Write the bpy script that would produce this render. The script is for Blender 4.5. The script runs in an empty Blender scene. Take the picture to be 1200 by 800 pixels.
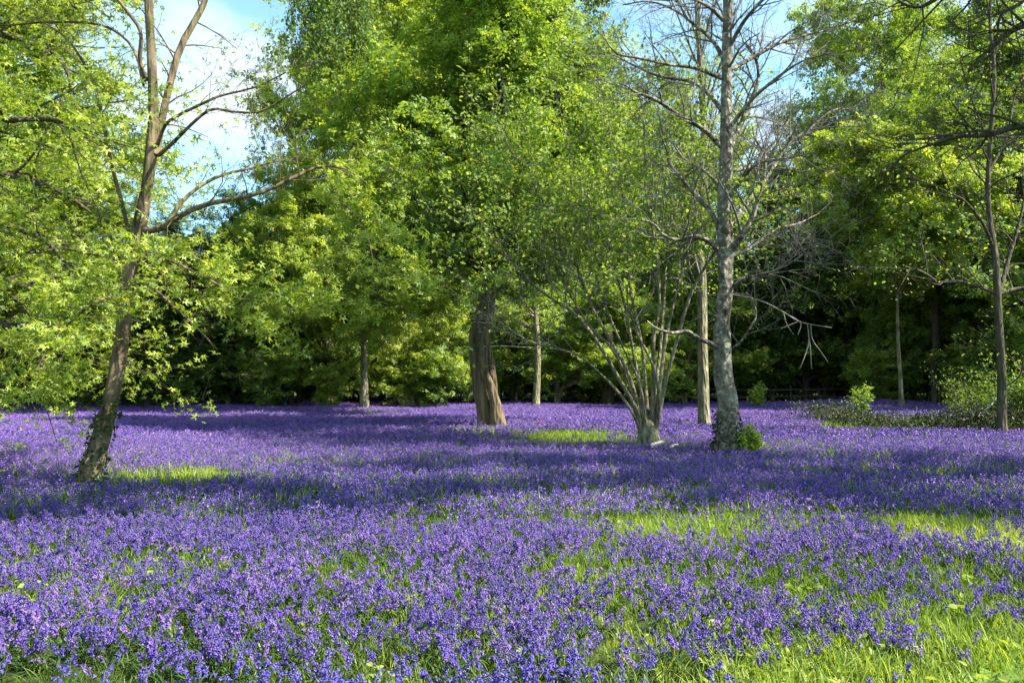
import bpy, math, random
import numpy as np
from mathutils import Vector

SC = bpy.context.scene
COL = SC.collection
PI = math.pi
# ---------------------------------------------------------------- camera
F = 906.0                      # focal length in pixels of the 1200 px wide photograph
PITCH = math.atan(48 / F)
CAMZ = 1.6
cam_d = bpy.data.cameras.new("camera")
cam = bpy.data.objects.new("camera", cam_d); COL.objects.link(cam)
cam_d.sensor_width = 36; cam_d.lens = 36 * F / 1200
cam_d.clip_start = 0.05; cam_d.clip_end = 3000
cam.location = (0, 0, CAMZ); cam.rotation_euler = (PI / 2 + PITCH, 0, 0)
SC.camera = cam
# ---------------------------------------------------------------- light
SUN_EL, SUN_AZ = math.radians(48), math.radians(107)      # azimuth clockwise from +Y (the view direction)
sd = Vector((math.sin(SUN_AZ) * math.cos(SUN_EL), math.cos(SUN_AZ) * math.cos(SUN_EL), math.sin(SUN_EL)))
sl = bpy.data.lights.new("sun", 'SUN'); sl.energy = 5.0; sl.angle = math.radians(0.5); sl.color = (1, .95, .84)
so = bpy.data.objects.new("sun", sl); COL.objects.link(so); so.rotation_euler = (-sd).to_track_quat('-Z', 'Y').to_euler()
so.location = (30, 0, 40)
w = bpy.data.worlds.new("World"); SC.world = w; w.use_nodes = True
nt = w.node_tree; nt.nodes.clear(); N = nt.nodes.new; L = nt.links.new
sky = N('ShaderNodeTexSky'); sky.sky_type = 'NISHITA'; sky.sun_disc = False
sky.sun_elevation = SUN_EL; sky.sun_rotation = SUN_AZ; sky.air_density = 1.0; sky.dust_density = 0.6
bg = N('ShaderNodeBackground'); bg.inputs[1].default_value = 0.085
out = N('ShaderNodeOutputWorld')
tc = N('ShaderNodeTexCoord'); sep = N('ShaderNodeSeparateXYZ'); L(tc.outputs['Generated'], sep.inputs[0])
tint = N('ShaderNodeMix'); tint.data_type = 'RGBA'; tint.blend_type = 'MULTIPLY'; tint.inputs[0].default_value = 1; tint.inputs[7].default_value = (1.05, 1.45, 1.4, 1); L(sky.outputs[0], tint.inputs[6])
ad = N('ShaderNodeMath'); ad.operation = 'ADD'; ad.inputs[1].default_value = 0.12; L(sep.outputs[2], ad.inputs[0])
mx = N('ShaderNodeMath'); mx.operation = 'MAXIMUM'; mx.inputs[1].default_value = 0.06; L(ad.outputs[0], mx.inputs[0])
dx = N('ShaderNodeMath'); dx.operation = 'DIVIDE'; L(sep.outputs[0], dx.inputs[0]); L(mx.outputs[0], dx.inputs[1])
dy = N('ShaderNodeMath'); dy.operation = 'DIVIDE'; L(sep.outputs[1], dy.inputs[0]); L(mx.outputs[0], dy.inputs[1])
cb = N('ShaderNodeCombineXYZ'); L(dx.outputs[0], cb.inputs[0]); L(dy.outputs[0], cb.inputs[1]); cb.inputs[2].default_value = 5.5
ns = N('ShaderNodeTexNoise'); ns.inputs['Scale'].default_value = 1.15; ns.inputs['Detail'].default_value = 7; ns.inputs['Roughness'].default_value = .52
L(cb.outputs[0], ns.inputs['Vector'])
rp = N('ShaderNodeValToRGB'); rp.color_ramp.elements[0].position = .47; rp.color_ramp.elements[0].color = (.06, .06, .06, 1); rp.color_ramp.elements[1].position = .66
L(ns.outputs[0], rp.inputs[0])
mxc = N('ShaderNodeMix'); mxc.data_type = 'RGBA'; L(rp.outputs[0], mxc.inputs[0]); L(tint.outputs[2], mxc.inputs[6])
mxc.inputs[7].default_value = (4.6, 4.8, 5.0, 1)
L(mxc.outputs[2], bg.inputs[0]); L(bg.outputs[0], out.inputs[0])
SC.view_settings.view_transform = 'Standard'; SC.view_settings.look = 'None'
SC.view_settings.exposure = 1.78; SC.view_settings.gamma = 1
SC.render.engine = 'CYCLES'
SC.cycles.max_bounces = 8; SC.cycles.diffuse_bounces = 6; SC.cycles.glossy_bounces = 1
SC.cycles.transmission_bounces = 6; SC.cycles.caustics_reflective = False; SC.cycles.caustics_refractive = False
SC.cycles.use_denoising = True; SC.cycles.sample_clamp_indirect = 6

# ---------------------------------------------------------------- helpers: placing
cP, sP = math.cos(PITCH), math.sin(PITCH)
def W(px, py, d):
    """world point seen at photo pixel (px,py) at distance d along +Y"""
    u, v = (px - 600) / F, (400 - py) / F
    r = np.array((u, cP - v * sP, sP + v * cP)); r = r / r[1] * d
    return r + np.array((0, 0, CAMZ))
def PX(x, y, z):
    """photo pixel of a world point (arrays)"""
    z = z - CAMZ; dep = y * cP + z * sP; up = -y * sP + z * cP
    return 600 + F * x / dep, 400 - F * up / dep
def gz(x, y):
    x = np.asarray(x, float); y = np.asarray(y, float)
    h = .05 * np.sin(x * .31 + 1.3) * np.sin(y * .27 + .4) + .03 * np.sin(x * .83 + y * .5)
    h = h + .45 * np.exp(-(((x - 19.5) / 5) ** 2 + ((y - 43) / 5) ** 2))
    return h
def rs(seed): return np.random.default_rng(seed)
def nrm(v): return v / np.maximum(np.linalg.norm(v, axis=-1, keepdims=True), 1e-9)

# ---------------------------------------------------------------- helpers: objects
def tag(o, label=None, cat=None, group=None, kind=None):
    if label: o['label'] = label
    if cat: o['category'] = cat
    if group: o['group'] = group
    if kind: o['kind'] = kind
    return o
def empty(name, loc, label, cat, group=None):
    o = bpy.data.objects.new(name, None); COL.objects.link(o); o.location = loc; o.empty_display_size = .3
    return tag(o, label, cat, group)
def mesh(name, V, Fc, mat, attrs=None, smooth=False):
    """V (n,3); Fc (m,k) of equal face size k or list of such arrays"""
    if not isinstance(Fc, list): Fc = [Fc]
    me = bpy.data.meshes.new(name)
    V = np.asarray(V, np.float32)
    me.vertices.add(len(V)); me.vertices.foreach_set('co', V.ravel())
    li = np.concatenate([f.ravel() for f in Fc]).astype(np.int32)
    cnt = np.concatenate([np.full(len(f), f.shape[1], np.int32) for f in Fc])
    st = np.concatenate([[0], np.cumsum(cnt)[:-1]]).astype(np.int32)
    me.loops.add(len(li)); me.loops.foreach_set('vertex_index', li)
    me.polygons.add(len(cnt)); me.polygons.foreach_set('loop_start', st)
    me.polygons.foreach_set('use_smooth', np.full(len(cnt), smooth))
    me.update(calc_edges=True)
    for k, a in (attrs or {}).items():
        at = me.attributes.new(k, 'FLOAT', 'POINT'); at.data.foreach_set('value', np.asarray(a, np.float32))
    me.materials.append(mat)
    return me
def obj(name, me, parent=None, **kw):
    o = bpy.data.objects.new(name, me); COL.objects.link(o)
    if parent: o.parent = parent
    return tag(o, **kw)
def copy_tree(o, parent=None):
    c = o.copy(); COL.objects.link(c); c.parent = parent
    for ch in o.children: copy_tree(ch, c)
    return c

# ---------------------------------------------------------------- materials
def mat_new(name):
    m = bpy.data.materials.new(name); m.use_nodes = True; m.node_tree.nodes.clear(); return m, m.node_tree
def ramp(nt_, fac, stops):
    r = nt_.nodes.new('ShaderNodeValToRGB'); e = r.color_ramp.elements
    e[0].position, e[0].color = stops[0][0], (*stops[0][1], 1)
    e[1].position, e[1].color = stops[-1][0], (*stops[-1][1], 1)
    for p, c in stops[1:-1]:
        q = e.new(p); q.color = (*c, 1)
    nt_.links.new(fac, r.inputs[0]); return r.outputs[0]
def leaf_mat(name, stops, trans=.45, gloss=.018, rough=.5, attr='v', instancer=False, clump=0.0):
    """leaf with per-leaf colour, light shining through"""
    m, t = mat_new(name); n = t.nodes.new; l = t.links.new
    a = n('ShaderNodeAttribute'); a.attribute_name = attr
    if instancer: a.attribute_type = 'INSTANCER'
    fac = a.outputs['Fac']
    if clump:
        tc = n('ShaderNodeTexCoord'); nz = n('ShaderNodeTexNoise'); nz.inputs['Scale'].default_value = .45; nz.inputs['Detail'].default_value = 2
        l(tc.outputs['Object'], nz.inputs['Vector'])
        q = n('ShaderNodeMath'); q.operation = 'MULTIPLY_ADD'; l(nz.outputs[0], q.inputs[0]); q.inputs[1].default_value = clump; q.inputs[2].default_value = -clump / 2
        s = n('ShaderNodeMath'); s.operation = 'ADD'; s.use_clamp = True; l(q.outputs[0], s.inputs[0]); l(fac, s.inputs[1]); fac = s.outputs[0]
    c = ramp(t, fac, stops)
    d = n('ShaderNodeBsdfDiffuse'); tr = n('ShaderNodeBsdfTranslucent'); g = n('ShaderNodeBsdfGlossy'); g.inputs['Roughness'].default_value = rough
    l(c, d.inputs[0])
    hs = n('ShaderNodeMix'); hs.data_type = 'RGBA'; hs.blend_type = 'MULTIPLY'; hs.inputs[0].default_value = 1; l(c, hs.inputs[6]); hs.inputs[7].default_value = (1.28, 1.22, .5, 1)
    l(hs.outputs[2], tr.inputs[0])
    mx1 = n('ShaderNodeMixShader'); mx1.inputs[0].default_value = trans; l(d.outputs[0], mx1.inputs[1]); l(tr.outputs[0], mx1.inputs[2])
    mx2 = n('ShaderNodeMixShader'); mx2.inputs[0].default_value = gloss; l(mx1.outputs[0], mx2.inputs[1]); l(g.outputs[0], mx2.inputs[2])
    o = n('ShaderNodeOutputMaterial'); l(mx2.outputs[0], o.inputs[0]); return m
def petal_mat(name, stops, trans=.35):
    m, t = mat_new(name); n = t.nodes.new; l = t.links.new
    a = n('ShaderNodeAttribute'); a.attribute_name = 'tone'; a.attribute_type = 'INSTANCER'
    c = ramp(t, a.outputs['Fac'], stops)
    d = n('ShaderNodeBsdfDiffuse'); tr = n('ShaderNodeBsdfTranslucent'); l(c, d.inputs[0]); l(c, tr.inputs[0])
    mx1 = n('ShaderNodeMixShader'); mx1.inputs[0].default_value = trans; l(d.outputs[0], mx1.inputs[1]); l(tr.outputs[0], mx1.inputs[2])
    g = n('ShaderNodeBsdfGlossy'); g.inputs['Roughness'].default_value = .5; g.inputs[0].default_value = (.8, .8, 1, 1)
    mx2 = n('ShaderNodeMixShader'); mx2.inputs[0].default_value = .04; l(mx1.outputs[0], mx2.inputs[1]); l(g.outputs[0], mx2.inputs[2])
    o = n('ShaderNodeOutputMaterial'); l(mx2.outputs[0], o.inputs[0]); return m
def bark_mat(name, dark, light, moss=(.05, .07, .015), mossamt=.35, scale=7.0, stretch=.22, bump=.6, patch=None):
    m, t = mat_new(name); n = t.nodes.new; l = t.links.new
    tc = n('ShaderNodeTexCoord'); mp = n('ShaderNodeMapping'); mp.inputs['Scale'].default_value = (1, 1, stretch); l(tc.outputs['Object'], mp.inputs[0])
    nz = n('ShaderNodeTexNoise'); nz.inputs['Scale'].default_value = scale; nz.inputs['Detail'].default_value = 8; nz.inputs['Roughness'].default_value = .65; l(mp.outputs[0], nz.inputs['Vector'])
    vo = n('ShaderNodeTexVoronoi'); vo.inputs['Scale'].default_value = scale * 2.2; l(mp.outputs[0], vo.inputs['Vector'])
    c = ramp(t, nz.outputs[0], [(.33, dark), (.52, tuple((a + b) / 2 for a, b in zip(dark, light))), (.68, light)])
    n2 = n('ShaderNodeTexNoise'); n2.inputs['Scale'].default_value = 2.1; n2.inputs['Detail'].default_value = 5; l(tc.outputs['Object'], n2.inputs['Vector'])
    r2 = n('ShaderNodeValToRGB'); r2.color_ramp.elements[0].position = .5; r2.color_ramp.elements[1].position = .68; l(n2.outputs[0], r2.inputs[0])
    mm = n('ShaderNodeMath'); mm.operation = 'MULTIPLY'; mm.inputs[1].default_value = mossamt; l(r2.outputs[0], mm.inputs[0])
    mi = n('ShaderNodeMix'); mi.data_type = 'RGBA'; l(mm.outputs[0], mi.inputs[0]); l(c, mi.inputs[6]); mi.inputs[7].default_value = (*moss, 1)
    cur = mi.outputs[2]
    if patch:
        n3 = n('ShaderNodeTexNoise'); n3.inputs['Scale'].default_value = 5.5; n3.inputs['Detail'].default_value = 6; n3.inputs['Roughness'].default_value = .7
        m3 = n('ShaderNodeMapping'); m3.inputs['Location'].default_value = (5, 3, 1); m3.inputs['Scale'].default_value = (1, 1, 1.6); l(tc.outputs['Object'], m3.inputs[0]); l(m3.outputs[0], n3.inputs['Vector'])
        r3 = n('ShaderNodeValToRGB'); r3.color_ramp.elements[0].position = .52; r3.color_ramp.elements[1].position = .6; l(n3.outputs[0], r3.inputs[0])
        mj = n('ShaderNodeMix'); mj.data_type = 'RGBA'; l(r3.outputs[0], mj.inputs[0]); l(cur, mj.inputs[6]); mj.inputs[7].default_value = (*patch, 1); cur = mj.outputs[2]
    b = n('ShaderNodeBsdfPrincipled'); b.inputs['Roughness'].default_value = .9; b.inputs['Specular IOR Level'].default_value = .15; l(cur, b.inputs['Base Color'])
    ad = n('ShaderNodeMath'); ad.operation = 'ADD'; l(nz.outputs[0], ad.inputs[0]); l(vo.outputs[0], ad.inputs[1])
    bp = n('ShaderNodeBump'); bp.inputs['Strength'].default_value = bump; bp.inputs['Distance'].default_value = .06; l(ad.outputs[0], bp.inputs['Height']); l(bp.outputs[0], b.inputs['Normal'])
    o = n('ShaderNodeOutputMaterial'); l(b.outputs[0], o.inputs[0]); return m

M = {}
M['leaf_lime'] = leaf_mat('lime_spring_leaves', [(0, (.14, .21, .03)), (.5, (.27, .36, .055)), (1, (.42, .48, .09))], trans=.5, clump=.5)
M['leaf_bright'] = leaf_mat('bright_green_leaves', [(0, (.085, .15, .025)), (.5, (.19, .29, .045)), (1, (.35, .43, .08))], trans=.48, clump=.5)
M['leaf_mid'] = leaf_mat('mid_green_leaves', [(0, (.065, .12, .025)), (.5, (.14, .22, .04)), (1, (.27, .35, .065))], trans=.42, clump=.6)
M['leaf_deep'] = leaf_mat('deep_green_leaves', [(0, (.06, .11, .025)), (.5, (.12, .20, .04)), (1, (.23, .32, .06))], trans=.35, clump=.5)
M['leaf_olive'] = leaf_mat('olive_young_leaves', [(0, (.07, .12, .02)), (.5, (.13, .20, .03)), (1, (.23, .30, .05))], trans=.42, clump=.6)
M['leaf_rust'] = leaf_mat('bronze_young_leaves', [(0, (.12, .13, .02)), (.5, (.20, .22, .03)), (1, (.29, .30, .05))], trans=.45, clump=.5)
M['leaf_ivy'] = leaf_mat('ivy_and_shaded_bramble_leaves', [(0, (.012, .025, .008)), (.5, (.025, .045, .012)), (1, (.06, .085, .02))], trans=.2, gloss=.025, rough=.5)  # ivy colour; on the brambles this dark tone paints in the shade
M['needle'] = leaf_mat('hanging_needle_sprays', [(0, (.06, .11, .02)), (1, (.17, .26, .05))], trans=.35)
M['bark_brown'] = bark_mat('reddish_brown_bark', (.035, .026, .016), (.27, .20, .12), mossamt=.55, scale=5, bump=1)
M['bark_grey'] = bark_mat('grey_lichen_bark', (.03, .024, .017), (.26, .23, .17), mossamt=.3, scale=4.5, stretch=.6, patch=(.31, .29, .23), bump=1.0)
M['bark_pale'] = bark_mat('pale_olive_bark', (.055, .048, .028), (.36, .32, .20), mossamt=.6, moss=(.09, .10, .03), scale=7, bump=1)
M['bark_dark'] = bark_mat('dark_forest_bark', (.03, .025, .018), (.13, .11, .075), mossamt=.5)
M['bark_twist'] = bark_mat('furrowed_brown_bark', (.045, .032, .02), (.24, .18, .11), mossamt=.25, scale=6, stretch=.12, bump=1.0)
M['twig_grey'] = bark_mat('grey_twigs', (.07, .065, .055), (.20, .19, .16), mossamt=.1, bump=0)
M['twig_old'] = bark_mat('weathered_dead_wood', (.10, .09, .07), (.26, .24, .19), mossamt=0, bump=.2)
M['twig_dead'] = bark_mat('pale_dead_wood', (.25, .23, .18), (.45, .42, .34), mossamt=0, bump=.2)
M['grass'] = leaf_mat('grass_blades', [(0, (.06, .11, .018)), (.5, (.18, .27, .035)), (1, (.35, .40, .08))], trans=.5, attr='tone', instancer=True)
M['strap'] = leaf_mat('bluebell_strap_leaves', [(0, (.03, .07, .015)), (1, (.09, .15, .03))], trans=.35, gloss=.025, attr='tone', instancer=True)
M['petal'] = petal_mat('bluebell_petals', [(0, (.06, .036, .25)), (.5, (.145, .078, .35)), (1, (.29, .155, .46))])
M['petal_near'] = petal_mat('bluebell_petals_front', [(0, (.10, .07, .34)), (1, (.10, .07, .34))])
M['stem'] = leaf_mat('flower_stems', [(0, (.05, .06, .03)), (1, (.12, .15, .05))], trans=.1, attr='tone', instancer=True)
M['weed'] = leaf_mat('broad_weed_leaves', [(0, (.08, .16, .02)), (1, (.22, .32, .05))], trans=.45, gloss=.02)
# fence timber
m, t = mat_new('weathered_fence_timber'); n = t.nodes.new
tc_ = n('ShaderNodeTexCoord'); nz = n('ShaderNodeTexNoise'); nz.inputs['Scale'].default_value = 9; nz.inputs['Detail'].default_value = 6
t.links.new(tc_.outputs['Object'], nz.inputs['Vector'])
b = n('ShaderNodeBsdfPrincipled'); b.inputs['Roughness'].default_value = .85; b.inputs['Specular IOR Level'].default_value = .2
t.links.new(ramp(t, nz.outputs[0], [(.3, (.06, .05, .035)), (.7, (.19, .16, .12))]), b.inputs['Base Color'])
o_ = n('ShaderNodeOutputMaterial'); t.links.new(b.outputs[0], o_.inputs[0]); M['timber'] = m
# soil
m, t = mat_new('mossy_woodland_soil'); n = t.nodes.new
tc_ = n('ShaderNodeTexCoord'); nz = n('ShaderNodeTexNoise'); nz.inputs['Scale'].default_value = 1.7; nz.inputs['Detail'].default_value = 10; nz.inputs['Roughness'].default_value = .7
t.links.new(tc_.outputs['Object'], nz.inputs['Vector'])
b = n('ShaderNodeBsdfPrincipled'); b.inputs['Roughness'].default_value = .95; b.inputs['Specular IOR Level'].default_value = .1
t.links.new(ramp(t, nz.outputs[0], [(.3, (.022, .03, .010)), (.5, (.035, .05, .014)), (.7, (.07, .075, .025))]), b.inputs['Base Color'])
bp = n('ShaderNodeBump'); bp.inputs['Distance'].default_value = .05; t.links.new(nz.outputs[0], bp.inputs['Height']); t.links.new(bp.outputs[0], b.inputs['Normal'])
o_ = n('ShaderNodeOutputMaterial'); t.links.new(b.outputs[0], o_.inputs[0]); M['soil'] = m

# ---------------------------------------------------------------- ground
def axis(a, b, c, n1, n2):
    return np.unique(np.concatenate([np.linspace(-a, -b, n2), np.linspace(-b, c, n1), np.linspace(c, a, n2)]))
gx = axis(900, 60, 60, 73, 10); gy = axis(900, 20, 80, 61, 10)
X, Y = np.meshgrid(gx, gy); V = np.stack([X, Y, gz(X, Y)], -1).reshape(-1, 3)
i = np.arange(len(gy) - 1)[:, None] * len(gx) + np.arange(len(gx) - 1)[None]; i = i.ravel()
obj('ground', mesh('ground', V, np.stack([i, i + 1, i + 1 + len(gx), i + len(gx)], 1), M['soil'], smooth=True), kind='structure')

# ---------------------------------------------------------------- tubes
def tubes(P, R, sides, lump=0, seed=0):
    """P (n,K,3), R (n,K) -> verts, quads"""
    n, K, _ = P.shape
    T = np.empty_like(P); T[:, 1:-1] = P[:, 2:] - P[:, :-2]; T[:, 0] = P[:, 1] - P[:, 0]; T[:, -1] = P[:, -1] - P[:, -2]
    T = nrm(T)
    ref = np.where(np.abs(T[:, :1, 2:3]) > .9, np.array([1., 0, 0]), np.array([0, 0, 1.])) * np.ones((n, 1, 3))
    U = np.empty_like(P); u = nrm(np.cross(ref[:, 0], T[:, 0]))
    for k in range(K):
        u = nrm(u - (u * T[:, k]).sum(-1, keepdims=True) * T[:, k]); U[:, k] = u
    Vv = np.cross(T, U)
    a = np.linspace(0, 2 * PI, sides, endpoint=False)
    ca, sa = np.cos(a), np.sin(a)
    rr = R[:, :, None] * np.ones(sides)
    if lump:
        ph = rs(seed).uniform(0, 6.28, 8); k = np.arange(K)[None, :, None]
        rr = rr * (1 + lump * (np.sin(a * 2 + k * .23 + ph[0]) * .5 + np.sin(a * 3 - k * .31 + ph[1]) * .45 + np.sin(a * 5 + k * .5 + ph[2]) * .25
                               + np.sin(k * .55 + ph[3] + a) * .4 + np.sin(k * .9 + ph[5] + 2 * a) * .25 + np.sin(a * 7 + k * .1 + ph[4]) * .15))
    V = P[:, :, None] + rr[..., None] * (ca[None, None, :, None] * U[:, :, None] + sa[None, None, :, None] * Vv[:, :, None])
    V = V.reshape(-1, 3)
    b = (np.arange(n) * K * sides)[:, None, None] + (np.arange(K - 1) * sides)[None, :, None]
    s = np.arange(sides)[None, None]; s2 = (s + 1) % sides
    q = np.stack([b + s, b + s2, b + sides + s2, b + sides + s], -1).reshape(-1, 4)
    return V, q
class Geo:
    def __init__(s): s.V = []; s.F = []; s.n = 0; s.A = []
    def add(s, V, Fq, a=None):
        s.V.append(V); s.F.append(Fq + s.n); s.n += len(V)
        if a is not None: s.A.append(a)
        return s
    def build(s, name, mat, smooth=True):
        return mesh(name, np.concatenate(s.V), s.F, mat, {'v': np.concatenate(s.A)} if s.A else None, smooth)
def resample(pts, rad, K):
    """Catmull-Rom through pts (m,3) with radii -> K points"""
    pts = np.asarray(pts, float); rad = np.asarray(rad, float)
    if len(pts) == 2:
        t = np.linspace(0, 1, K)[:, None]; return pts[0] * (1 - t) + pts[1] * t, rad[0] * (1 - t[:, 0]) + rad[1] * t[:, 0]
    A = np.concatenate([[2 * pts[0] - pts[1]], pts, [2 * pts[-1] - pts[-2]]])
    t = np.linspace(0, len(pts) - 1 - 1e-6, K); i = t.astype(int); f = (t - i)[:, None]
    p0, p1, p2, p3 = A[i], A[i + 1], A[i + 2], A[i + 3]
    q = .5 * (2 * p1 + (p2 - p0) * f + (2 * p0 - 5 * p1 + 4 * p2 - p3) * f ** 2 + (3 * p1 - p0 - 3 * p2 + p3) * f ** 3)
    return q, rad[i] * (1 - f[:, 0]) + rad[i + 1] * f[:, 0]
def spawn(P, R, per, rng, t0=.2, t1=1., length=.5, lenabs=None, ang=(35, 65), K=5, wig=.12, up=.15, flat=1., rad=.5, env=None, droop=0, tipr=.35, minr=.004):
    """children of every branch in P"""
    n, Kp, _ = P.shape
    t = (np.arange(per)[None] + rng.random((n, per))) / per; t = (t0 + (t1 - t0) * t).ravel()
    idx = np.repeat(np.arange(n), per); f = t * (Kp - 1); i = np.minimum(f.astype(int), Kp - 2); f = (f - i)[:, None]
    a, b = P[idx, i], P[idx, i + 1]; pos = a * (1 - f) + b * f; r0 = (R[idx, i] * (1 - f[:, 0]) + R[idx, i + 1] * f[:, 0])
    T = nrm(b - a)
    plen = np.linalg.norm(np.diff(P, axis=1), axis=-1).sum(1)[idx]
    rv = nrm(rng.normal(size=T.shape)); side = nrm(np.cross(T, rv))
    an = np.radians(rng.uniform(*ang, len(T)))[:, None]
    D = T * np.cos(an) + side * np.sin(an); D[:, 2] *= flat; D[:, 2] += up; D = nrm(D)
    ln = (lenabs if lenabs is not None else plen * length) * rng.uniform(.65, 1.2, len(T))
    if env is not None: ln = ln * env(t)
    Q = np.empty((len(T), K, 3)); Q[:, 0] = pos; st = (ln / (K - 1))[:, None]
    for k in range(1, K):
        D = nrm(D + rng.normal(size=D.shape) * wig + np.array([0, 0, -droop])); Q[:, k] = Q[:, k - 1] + D * st
    r = np.maximum(r0 * rad, minr)[:, None] * np.linspace(1, tipr, K)[None]
    return Q, r
# ---------------------------------------------------------------- leaves
def leaf_shape(kind):
    if kind == 'diamond':
        v = np.array([[0, 0, 0], [-.34, .45, .09], [0, 1, -.06], [.34, .45, .09]]); f = np.array([[0, 2, 1], [0, 3, 2]])
    elif kind == 'oval':
        v = np.array([[0, 0, 0], [-.27, .25, .06], [-.30, .6, .05], [0, 1, -.1], [.30, .6, .05], [.27, .25, .06]])
        f = np.array([[0, 2, 1], [0, 3, 2], [0, 4, 3], [0, 5, 4]])
    elif kind == 'lobed':
        v = np.array([[0, .12, 0], [-.18, -.02, -.02], [-.52, .22, -.07], [-.27, .36, .03], [-.5, .78, -.09], [-.15, .66, .03], [0, 1.05, -.12],
                      [.15, .66, .03], [.5, .78, -.09], [.27, .36, .03], [.52, .22, -.07], [.18, -.02, -.02]])
        f = np.array([[0, 3, 2], [0, 2, 1], [0, 5, 4], [0, 4, 3], [0, 6, 5], [0, 7, 6], [0, 9, 8], [0, 8, 7], [0, 10, 9], [0, 11, 10]])
    elif kind == 'palm':
        vs, fs = [], []
        for k, (a, L_) in enumerate(((0, 1.05), (48, .9), (-48, .9), (105, .6), (-105, .6))):
            a = math.radians(a); c, q = math.cos(a), math.sin(a); base = np.array([[-.17, .16, 0], [0, L_ - .05, -.1], [.17, .16, .0]])
            vs.append(base @ np.array([[c, -q, 0], [q, c, 0], [0, 0, 1]]) + [0, .12, .004 * k]); fs.append(np.array([[0, 2, 1]]) + 3 * k)
        v = np.concatenate(vs); f = np.concatenate(fs)
    elif kind == 'sprig':      # a small spray of five leaves, for crowns tens of metres away
        vs, fs = [], []; base = np.array([[0, 0, 0], [-.21, .36, .05], [.08, .56, -.03]])
        for k, (a, y, z) in enumerate(((0, .5, 0), (45, .42, .05), (-50, .45, -.05), (85, .2, .04), (-90, .22, -.04), (130, .0, .03), (-140, .05, -.04))):
            a = math.radians(a); Rm = np.array([[math.cos(a), math.sin(a), 0], [-math.sin(a), math.cos(a), 0], [0, 0, 1]])
            vs.append(base @ Rm.T + [0, y, z]); fs.append(np.array([[0, 2, 1]]) + 3 * k)
        v = np.concatenate(vs); f = np.concatenate(fs)
    return v, f
def leaves(C, size, rng, kind='diamond', upw=.5, spread=1., hang=.25, out=None, var=(0, 1)):
    n = len(C); sv, sf = leaf_shape(kind)
    Nn = rng.normal(size=(n, 3)) * spread; Nn[:, 2] = np.abs(Nn[:, 2]) + upw
    if out is not None: Nn += out * .7
    Nn = nrm(Nn)
    D = rng.normal(size=(n, 3)); D[:, 2] -= hang * 2
    if out is not None: D += out
    D = nrm(D - (D * Nn).sum(1, keepdims=True) * Nn); S = np.cross(D, Nn)
    s = (size * rng.uniform(.45, 1.4, n))[:, None, None]
    V = C[:, None] + s * (sv[None, :, 0:1] * S[:, None] + sv[None, :, 1:2] * D[:, None] + sv[None, :, 2:3] * Nn[:, None])
    Fc = (np.arange(n) * len(sv))[:, None, None] + sf[None]
    a = np.repeat(rng.uniform(*var, n), len(sv))
    return V.reshape(-1, 3), Fc.reshape(-1, 3), a
def along(P, per, rng, t0=.25, jit=.1, flat=.7):
    n, K, _ = P.shape; t = rng.uniform(t0, 1, (n, per)).ravel(); idx = np.repeat(np.arange(n), per)
    f = t * (K - 1); i = np.minimum(f.astype(int), K - 2); f = (f - i)[:, None]
    C = P[idx, i] * (1 - f) + P[idx, i + 1] * f
    j = rng.normal(size=C.shape) * jit; j[:, 2] *= flat
    return C + j

# ---------------------------------------------------------------- woodland tree kinds
def strip3(P, R): return tubes(P[:, ::2] if P.shape[1] in (5, 3) else P[:, [0, -1]], R[:, ::2] if P.shape[1] in (5, 3) else R[:, [0, -1]], 3)
def make_tree(name, seed, H, Rc, base_t, levels, leafn, lsize, leafmat, barkmat, trunk_r, shape='sprig', envp=1.0, flat=.55, up=.12, jit=.35, droop=.02, lean=.02, skirt=.8):
    """tree about its own origin: trunk, limbs, crown meshes"""
    rng = rs(seed)
    K = 14; z = np.linspace(0, 1, K); P = np.zeros((1, K, 3)); P[0, :, 2] = z * H - .3
    P[0, :, 0] = np.cumsum(rng.normal(size=K)) * lean * H / K * 1.5; P[0, :, 1] = np.cumsum(rng.normal(size=K)) * lean * H / K * 1.5
    P[0, :, :2] -= P[0, :1, :2]
    R = trunk_r * (1 - z * .85)[None] * (1 + .5 * np.exp(-z * 25))[None]
    g = Geo().add(*tubes(P, R, 8, .12, seed)); trunk = g.build('trunk', M[barkmat])
    env = lambda t: np.sqrt(np.clip(1 - ((np.clip((t - base_t) / (1 - base_t), 0, 1) - .45) / (.45 + .18 * skirt)) ** 2 * .92, .16, 1))
    n1, n2, n3, n4 = levels
    P1, R1 = spawn(P, R, n1, rng, base_t, .98, lenabs=Rc, ang=(50, 82), K=7, wig=.10, up=.28, flat=.9, rad=.42, env=env)
    P2, R2 = spawn(P1, R1, n2, rng, .2, 1, length=.48, ang=(25, 60), K=5, wig=.15, up=.12, flat=.8, rad=.55, droop=droop)
    P3, R3 = spawn(P2, R2, n3, rng, .2, 1, length=.52, ang=(25, 65), K=4, wig=.18, up=.05, flat=flat, rad=.55, droop=droop)
    g = Geo().add(*tubes(P1, R1, 5)).add(*strip3(P2, R2)).add(*strip3(P3, R3))
    limbs = g.build('limbs', M[barkmat])
    P4, R4 = spawn(P3, R3, n4, rng, .2, 1, length=.6, ang=(20, 65), K=3, wig=.2, up=0, flat=flat, droop=droop * 2)
    C = along(P4, leafn, rng, .1, jit * .5, .6)
    ctr = np.array([0, 0, H * (base_t + 1) / 2]); o = nrm(C - ctr)
    g = Geo().add(*leaves(C, lsize, rng, shape, out=o * .5))
    crown = g.build('crown', M[leafmat], smooth=False)
    return dict(name=name, parts=[('trunk', trunk), ('limbs', limbs), ('crown', crown)], H=H, R=Rc)
ARCH = {}
ARCH['broad_bright'] = make_tree('beech_tree', 11, 20, 6.2, .05, (32, 6, 5, 4), 4, .38, 'leaf_bright', 'bark_dark', .33)
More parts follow.
